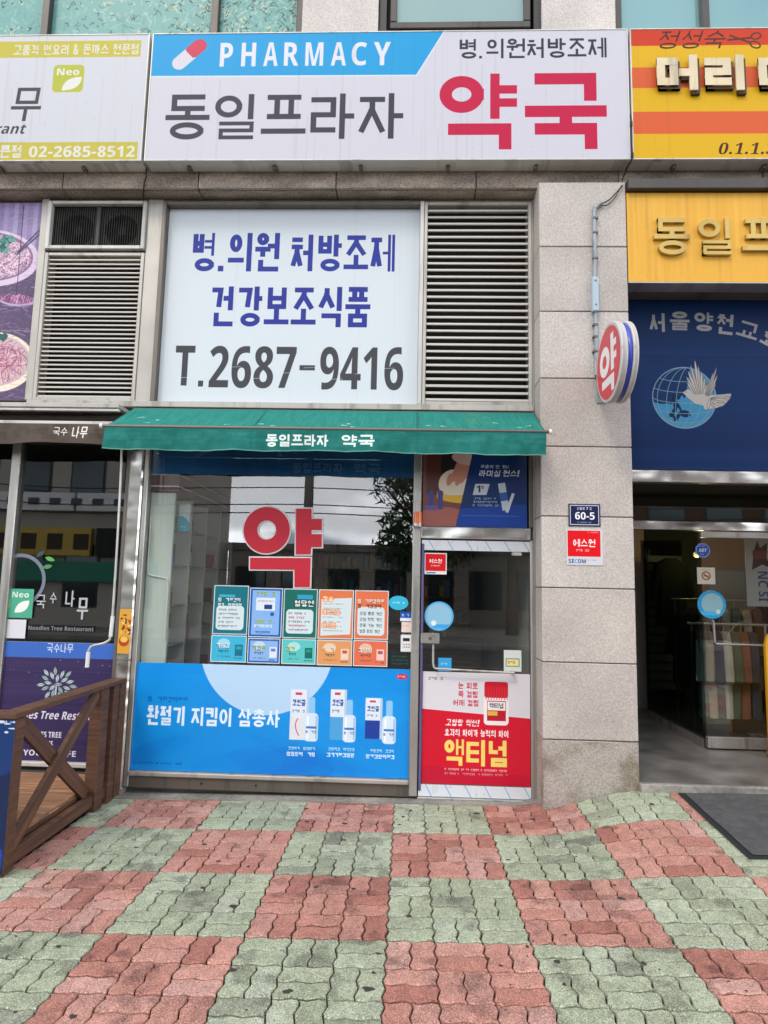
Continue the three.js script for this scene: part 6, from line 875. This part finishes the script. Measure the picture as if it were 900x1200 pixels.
// ---------------------------------------------------------------- timber deck and railing
{
  const t = thing('timber_deck', 'weathered brown timber deck before the restaurant', 'deck', [-3.4, 0, 0.7]), y = 0.125;
  let z = 0.055, k = 0; while (z < 1.5) { slab(t, 'plank', -4.9, -2.36, y - 0.03, y + (k % 3) * 0.0012, z, z + 0.112, M.deck, 0.004); z += 0.118; k++; }
  slab(t, 'joist', -2.42, -2.362, -0.08, y - 0.032, 0.055, 1.5, M.wood, 0.004); slab(t, 'joist', -4.8, -2.43, -0.08, y - 0.032, 1.44, 1.5, M.wood, 0.004); slab(t, 'joist', -3.6, -3.54, -0.08, y - 0.032, 0.055, 1.43, M.wood, 0.004);
  const r = thing('timber_railing', 'dark brown timber railing with an X brace beside the pavers', 'railing', [-2.31, 0, 0.7]), X = -2.31, top = 0.865;
  part(r, 'top_rail', bar([X - 0.005, top, 0.03], [X - 0.005, top, 1.52], 0.115, 0.035, 0.006), M.wood);
  part(r, 'bottom_rail', bar([X, 0.045, 0.2], [X, 0.03, 1.44], 0.05, 0.085, 0.005), M.wood);
  for (const [z0, w] of [[0.075, 0.09], [0.19, 0.09], [0.375, 0.12], [1.45, 0.09]]) slab(r, 'post', X - 0.045, X + 0.045, -0.06, top - 0.019, z0 - w / 2, z0 + w / 2, M.wood, 0.005);
  part(r, 'brace', bar([X + 0.012, 0.1, 1.4], [X + 0.012, 0.835, 0.45], 0.03, 0.1, 0.004), M.wood); part(r, 'brace', bar([X - 0.022, 0.835, 1.4], [X - 0.022, 0.1, 0.45], 0.03, 0.1, 0.004), M.wood);
  slab(r, 'board', X - 0.03, X - 0.005, 0.0, top - 0.02, 0.235, 0.31, M.wood, 0.004);
  part(r, 'front_rail', bar([X - 0.06, top + 0.002, 1.47], [-4.6, top + 0.002, 1.47], 0.1, 0.034, 0.006), M.wood);
  // painted banner along the front of the railing
  const b = { x0: -4.0, x1: -2.262, y0: 0.0, y1: 0.845, z: 1.515 };
  tag(board(null, 'railing_banner', b, printed(b, 400, (x, d) => { fillAll(x, d, '#14284f'); const q = rng(71); x.fillStyle = '#15386e'; x.beginPath(); x.moveTo(0, 0); x.lineTo(d.w, 0); x.lineTo(d.w, d.h * 0.3); for (let i = 0; i <= 20; i++) x.lineTo(d.w * (1 - i / 20), d.h * (0.34 + 0.05 * Math.sin(i * 1.7))); x.fill(); x.fillStyle = '#2b55d0'; for (let i = 0; i < 120; i++) { x.globalAlpha = 0.5; x.beginPath(); x.ellipse(q() * d.w, d.h * (0.84 + q() * 0.16), 0.02 + q() * 0.05, 0.01 + q() * 0.025, q() * 3, 0, 7); x.fill(); } x.globalAlpha = 1; x.fillStyle = '#d4dae2'; for (let i = 0; i < 50; i++) { x.beginPath(); x.ellipse(d.w * (1 - q() * 0.5), 0.012 + q() * 0.04 * (i % 3), 0.004 + q() * 0.03, 0.003 + q() * 0.006, 0, 0, 7); x.fill(); } }, { roughness: 0.3, coat: 0.3 }), 0.012, M.wood), 'dark blue banner fixed to the front of the timber railing', 'banner');
}

// ---------------------------------------------------------------- inside the pharmacy
{
  const t = thing('display_cabinet', 'white display cabinet with glass shelves inside the pharmacy window', 'cabinet', [-2.09, 0.03, -1.0]), x0 = -2.195, x1 = -1.985, z0 = -1.9, z1 = -0.05;
  slab(t, 'side_panel', x0, x1, 0.03, 2.42, z1 - 0.03, z1, std({ color: 0xc9cfc8, roughness: 0.6 }), 0.004); slab(t, 'side_panel', x0, x1, 0.03, 2.42, z0, z0 + 0.03, M.white, 0.004);
  slab(t, 'back_panel', x0, x0 + 0.02, 0.03, 2.42, z0 + 0.031, z1 - 0.031, M.white, 0.002); for (const z of [-0.5, -0.95, -1.4]) slab(t, 'divider', x0 + 0.021, x1, 0.8, 2.41, z - 0.012, z + 0.012, M.white, 0.003);
  const maroon = std({ color: 0x58202c, roughness: 0.5 }); slab(t, 'header', x0 - 0.005, x1 + 0.03, 2.43, 2.62, z0, z1 + 0.012, maroon, 0.004); for (const y of [2.47, 2.57]) slab(t, 'header_line', x0 - 0.006, x1 + 0.032, y, y + 0.01, z0, z1 + 0.014, M.white, 0.001);
  for (const y of [0.78, 1.12, 1.46, 1.8, 2.12]) slab(t, 'shelf', x0 + 0.021, x1 - 0.01, y, y + 0.012, z0 + 0.031, z1 - 0.031, y === 0.78 ? M.white : M.shelfGlass ??= phy({ color: 0xcfe4de, roughness: 0.1, metalness: 0, transmission: 0.6, thickness: 0 }), 0.002);
  slab(t, 'cupboard', x0 + 0.021, x1 - 0.004, 0.04, 0.775, z0 + 0.031, z1 - 0.031, M.white, 0.004);
  part(t, 'cable', tube([[-2.18, 2.2, z1 + 0.008], [-2.18, 1.78, z1 + 0.008], [-2.16, 1.72, z1 + 0.008], [-2.06, 1.7, z1 + 0.008], [-2.0, 1.66, z1 + 0.008], [-2.0, 1.2, z1 + 0.008]], 0.008, 60, 6), M.white);
  const q = rng(81), kinds = [['medicine_box', 'medicine box'], ['bottle', 'bottle']], cols = [[0x3f74b8, 'blue'], [0xd8d8d4, 'white'], [0xb33d3d, 'red'], [0x2f6e5c, 'green'], [0x3a2c28, 'dark brown'], [0xc9a34a, 'yellow']];
  [[0.792, 'lowest'], [1.132, 'second'], [1.472, 'third'], [1.812, 'fourth']].forEach(([y, rank], s) => { for (let k = 0; k < 7; k++) { const z = -0.28 - k * 0.2 - q() * 0.04, [c, cn] = cols[(k >> 1) + (s % 3) < 6 ? (k >> 1) + (s % 3) : 0], x = -2.06 - q() * 0.04, h = 0.1 + q() * 0.13; if ([0.5, 0.95, 1.4].some((d) => Math.abs(z + d) < 0.07)) continue; if (k % 2) { const m = part(null, 'medicine_box', cbox(0.07 + q() * 0.04, h, 0.08 + q() * 0.05, 0.002), std({ color: c, roughness: 0.5 }), [x, y + h / 2, z]); tag(m, `small ${cn} medicine box on the ${rank} cabinet shelf`, 'box', 'medicine boxes in the display cabinet'); } else { const g = new THREE.LatheGeometry([[0, 0], [0.032, 0], [0.034, 0.01], [0.034, h * 0.62], [0.014, h * 0.78], [0.014, h], [0, h]].map((p) => new THREE.Vector2(...p)), 14); tag(part(null, 'bottle', g, phy({ color: c, roughness: 0.25, clearcoat: 0.4 }), [x, y, z]), `small ${cn} bottle on the ${rank} cabinet shelf`, 'bottle', 'bottles in the display cabinet'); } } });
  { const bs = new Map(), pal = [0x4a6f9c, 0x8c3a38, 0x37604f, 0x5a4638, 0xa88a48, 0x6c5a78, 0x3c4650].map((h) => std({ color: h, roughness: 0.6 })), r = rng(191); for (const y of [0.792, 1.132, 1.472, 1.812, 2.132]) for (let z = -0.12; z > -1.85; z -= 0.062 + r() * 0.02) { const h = 0.12 + r() * 0.13, m = pal[Math.floor(r() * 7)]; if (!bs.has(m)) bs.set(m, []); bs.get(m).push(place(cbox(0.05, h, 0.054, 0.002), [-2.145, y + h / 2, z])); } const ks = [...bs.keys()], mm = new THREE.Mesh(mergeGeometries(ks.map((k) => merge(bs.get(k))), true), ks); mm.name = 'cabinet_stock'; tag(mm, 'close rows of coloured medicine packs at the back of the display cabinet', 'medicine', null, 'stuff'); scene.add(mm); }
  const pr = { x0: -1.98, x1: -1.88, y0: 2.1, y1: 2.34, z: -0.14 };
  tag(board(null, 'cabinet_card', pr, printed(pr, 600, (x, d) => { fillAll(x, d, '#cfd9dc'); x.fillStyle = '#2ba5c4'; x.beginPath(); x.moveTo(0, d.h * 0.45); x.quadraticCurveTo(d.w * 0.5, d.h * 0.4, d.w, d.h * 0.7); x.lineTo(d.w, d.h); x.lineTo(0, d.h); x.fill(); smallPrint(x, d.w * 0.2, d.h * 0.8, d.w * 0.6, d.h * 0.07, '#dff1f5', 3); }), 0.003), 'white and cyan card on the cabinet edge', 'card');
  const c = thing('shop_counter', 'dark pharmacy counter deep inside the shop', 'counter', [-0.4, 0.03, -2.8]); slab(c, 'body', -1.3, 0.9, 0.03, 1.0, -3.0, -2.5, M.wood, 0.006); slab(c, 'top', -1.35, 0.95, 1.001, 1.04, -3.05, -2.45, M.dark, 0.006);
  const walnut = std({ map: T.wood, color: 0xb0a090, roughness: 0.6 }), s = thing('medicine_shelving', 'tall shelving of medicine behind the pharmacy counter', 'shelving', [-0.6, 0.03, -4.7]); slab(s, 'carcass_back', -2.2, 1.0, 0.03, 2.5, -4.98, -4.95, walnut, 0.003); for (let i = 0; i < 6; i++) slab(s, 'shelf', -2.2, 1.0, 0.3 + i * 0.4, 0.325 + i * 0.4, -4.94, -4.6, walnut, 0.003); for (const x of [-2.2, -1.13, -0.07, 0.98]) slab(s, 'upright', x, x + 0.025, 0.03, 2.5, -4.94, -4.58, walnut, 0.003);
  { const bs = new Map(), pal = [0xd9d7d0, 0x4a7fb8, 0xb8453f, 0x3f8a68, 0xd8b24a, 0x8a6aa0].map((h) => std({ color: h, roughness: 0.6 })), r = rng(91); for (let i = 0; i < 5; i++) for (let x = -2.1; x < 0.9; x += 0.075 + r() * 0.03) { if (r() < 0.12) continue; const h = 0.12 + r() * 0.2, m = pal[Math.floor(r() * 6)]; if (!bs.has(m)) bs.set(m, []); bs.get(m).push(place(cbox(0.068, h, 0.14, 0.002), [x, 0.327 + i * 0.4 + h / 2, -4.72 - r() * 0.05])); } const ks = [...bs.keys()], mm = new THREE.Mesh(mergeGeometries(ks.map((k) => merge(bs.get(k))), true), ks); mm.name = 'medicine_stock'; tag(mm, 'rows of small medicine packs on the shelving behind the counter', 'medicine', null, 'stuff'); scene.add(mm); }
  const f = thing('ceiling_fixture', 'unlit ceiling light fixture inside the pharmacy', 'ceiling light', [-1.0, 3.2, -1.2]); slab(f, 'housing', -1.5, -0.5, 3.22, 3.298, -1.28, -1.12, M.white, 0.008); part(f, 'tube', new THREE.CylinderGeometry(0.016, 0.016, 0.92, 12).rotateZ(Math.PI / 2), M.white, [-1.0, 3.195, -1.2]);
  slab(bld, 'pharmacy_ceiling', -2.235, 1.028, 2.98, 3.06, -7.98, -0.09, M.plaster, 0.003);
}

// ---------------------------------------------------------------- across the street (seen in the panes)
{
  const far = slab(null, 'far_pavement', -40, 40, -0.3, 0.0, 13.75, 40, M.concrete, 0.01); far.userData.kind = 'structure';
  const block = (name, label, x0, x1, z0, h, wall, floors, bays, signs) => {
    const t = thing(name, label, 'building', [(x0 + x1) / 2, 0, z0 + 4]); slab(t, 'wall', x0, x1, 0, h, z0, z0 + 8, wall, 0.02); slab(t, 'parapet', x0 - 0.1, x1 + 0.1, h, h + 0.35, z0 - 0.1, z0 + 8.1, M.concrete, 0.02);
    const fh = h / floors, bw = (x1 - x0) / bays;
    for (let f = 0; f < floors; f++) for (let b = 0; b < bays; b++) { const w = slab(t, 'window', x0 + b * bw + 0.35, x0 + (b + 1) * bw - 0.35, f * fh + 0.7, f * fh + fh - 0.75, z0 - 0.03, z0 + 0.02, M.frameDark, 0.01); part(w, 'pane', new THREE.BoxGeometry(bw - 0.85, fh - 1.6, 0.02), std({ color: 0x2c3a40, roughness: 0.08, metalness: 0.3 }), [x0 + (b + 0.5) * bw, f * fh + fh / 2 - 0.02, z0 - 0.04]); }
    signs.forEach(([a, b, c, d, m, out = 0]) => slab(t, out ? 'sign_letter' : 'sign', a, b, c, d, z0 - 0.25 - out, out ? z0 - 0.252 : z0 - 0.045, m, 0.01)); return t;
  };
  const yellow = std({ color: 0xb89a3c, roughness: 0.5 }), green = std({ color: 0x1e7a62, roughness: 0.6 });
  block('street_building', 'pale academy building with white and yellow signs across the street', -16.5, -8.6, 17, 11, std({ color: 0xa8a398, roughness: 0.9 }), 3, 4, [...[0, 1, 2, 3, 4].map((i) => [-15.6 + i * 0.95, -15.05 + i * 0.95, 2.72, 3.28, std({ color: 0x3a3020 })]).map((a) => [a[0], a[1], a[2], a[3], a[4], 0.02]), ...[0, 1, 2, 3, 4, 5, 6, 7].map((i) => [-15.9 + i * 0.78, -15.5 + i * 0.78, 4.3, 4.55, std({ color: 0x4a5568 }), 0.02]), [-16.4, -14.2, 4.1, 4.75, M.white], [-14.1, -11.9, 4.1, 4.75, M.white], [-11.8, -9.6, 4.1, 4.75, M.white], [-16, -11.2, 2.5, 3.5, yellow], [-11, -9, 2.5, 3.5, M.black], [-16.4, -8.8, 1.6, 2.3, green]]);
  block('street_building', 'low dark roofed shop row across the street', -8.3, 9, 24, 3.2, M.plaster, 1, 8, []);
  block('street_building', 'tall brick fronted building across the street to the right', 6.5, 15, 17, 10, std({ color: 0x5b3d31, roughness: 0.9 }), 3, 4, []);
  const pole = thing('utility_pole', 'concrete utility pole across the street', 'utility pole', [-3.4, 0, 16.2]); part(pole, 'shaft', new THREE.CylinderGeometry(0.13, 0.19, 9, 14), M.concrete, [-3.4, 4.5, 16.2]); part(pole, 'cross_arm', cbox(1.8, 0.1, 0.1, 0.01), M.steelDark, [-3.4, 7.8, 16.2]); part(pole, 'transformer', new THREE.CylinderGeometry(0.25, 0.25, 0.8, 16), M.conduit, [-3.0, 6.6, 16.2]);
  const wires = thing('overhead_wires', 'overhead wires strung from the utility pole', 'wire', [-3.4, 5, 16.2]); for (const [y, z] of [[4.1, 16.1], [4.4, 16.2], [5.0, 16.3], [7.85, 16.2]]) part(wires, 'wire', tube([[-20, y + 0.3, z], [-12, y - 0.15, z], [-3.4, y, z], [6, y - 0.25, z], [18, y + 0.2, z]], 0.02, 30, 5), M.cable);
  const leafMat = phy({ color: 0x35502a, roughness: 0.9, transmission: 0.25, thickness: 0, side: THREE.DoubleSide });
  const tree = (x, z, h, w, seed, label) => {
    const q = rng(seed), t = thing('street_tree', label, 'tree', [x, 0, z], 'trees across the street'), tr = [new THREE.CylinderGeometry(0.12, 0.24, h * 0.55, 10).translate(0, h * 0.27, 0).toNonIndexed()];
    for (let k = 0; k < 7; k++) { const a = k * 0.9, L = h * 0.32; const g = new THREE.CylinderGeometry(0.03, 0.09, L, 7); g.translate(0, L / 2, 0); g.rotateX(0.7); g.rotateY(a); g.translate(0, h * (0.35 + 0.03 * k), 0); tr.push(g); }
    part(t, 'trunk', merge(tr.map((g) => triUV(g.index ? g.toNonIndexed() : g))), M.wood, [x, 0, z]);
    const lp = [], clumps = Array.from({ length: 40 }, () => { const a = q() * 6.28, v = q(), rr = w * (0.25 + 0.6 * Math.sqrt(q())) * Math.sin(Math.PI * (0.15 + v * 0.8)); return [Math.cos(a) * rr, h * (0.38 + v * 0.6), Math.sin(a) * rr, 0.5 + q() * 0.6]; });
    for (const [cx, cy, cz, r] of clumps) for (let i = 0; i < 190; i++) { let a, b, c; do { a = q() * 2 - 1; b = q() * 2 - 1; c = q() * 2 - 1; } while (a * a + b * b + c * c > 1); const s = 0.1 + q() * 0.1, ax = q() * 6.28, ay = q() * 3.1, u = [Math.cos(ax) * s, Math.sin(ay) * s, Math.sin(ax) * s], v = [-Math.sin(ax) * s * 0.5, Math.cos(ay) * s * 0.5, Math.cos(ax) * s * 0.5], p = [cx + a * r, cy + b * r * 0.8, cz + c * r]; lp.push(p[0] - u[0], p[1] - u[1], p[2] - u[2], p[0] + v[0], p[1] + v[1], p[2] + v[2], p[0] + u[0], p[1] + u[1], p[2] + u[2]); }
    const g = new THREE.BufferGeometry(); g.setAttribute('position', new THREE.Float32BufferAttribute(lp, 3)); g.computeVertexNormals(); triUV(g); part(t, 'crown', g, leafMat, [x, 0, z]);
  };
  tree(0.6, 17.5, 7, 2.7, 5, 'broad leafy tree across the street from the pharmacy door'); tree(3.9, 18.5, 8.5, 2.6, 8, 'tall leafy tree beside the brick building across the street');
}
renderer.render(scene, camera);
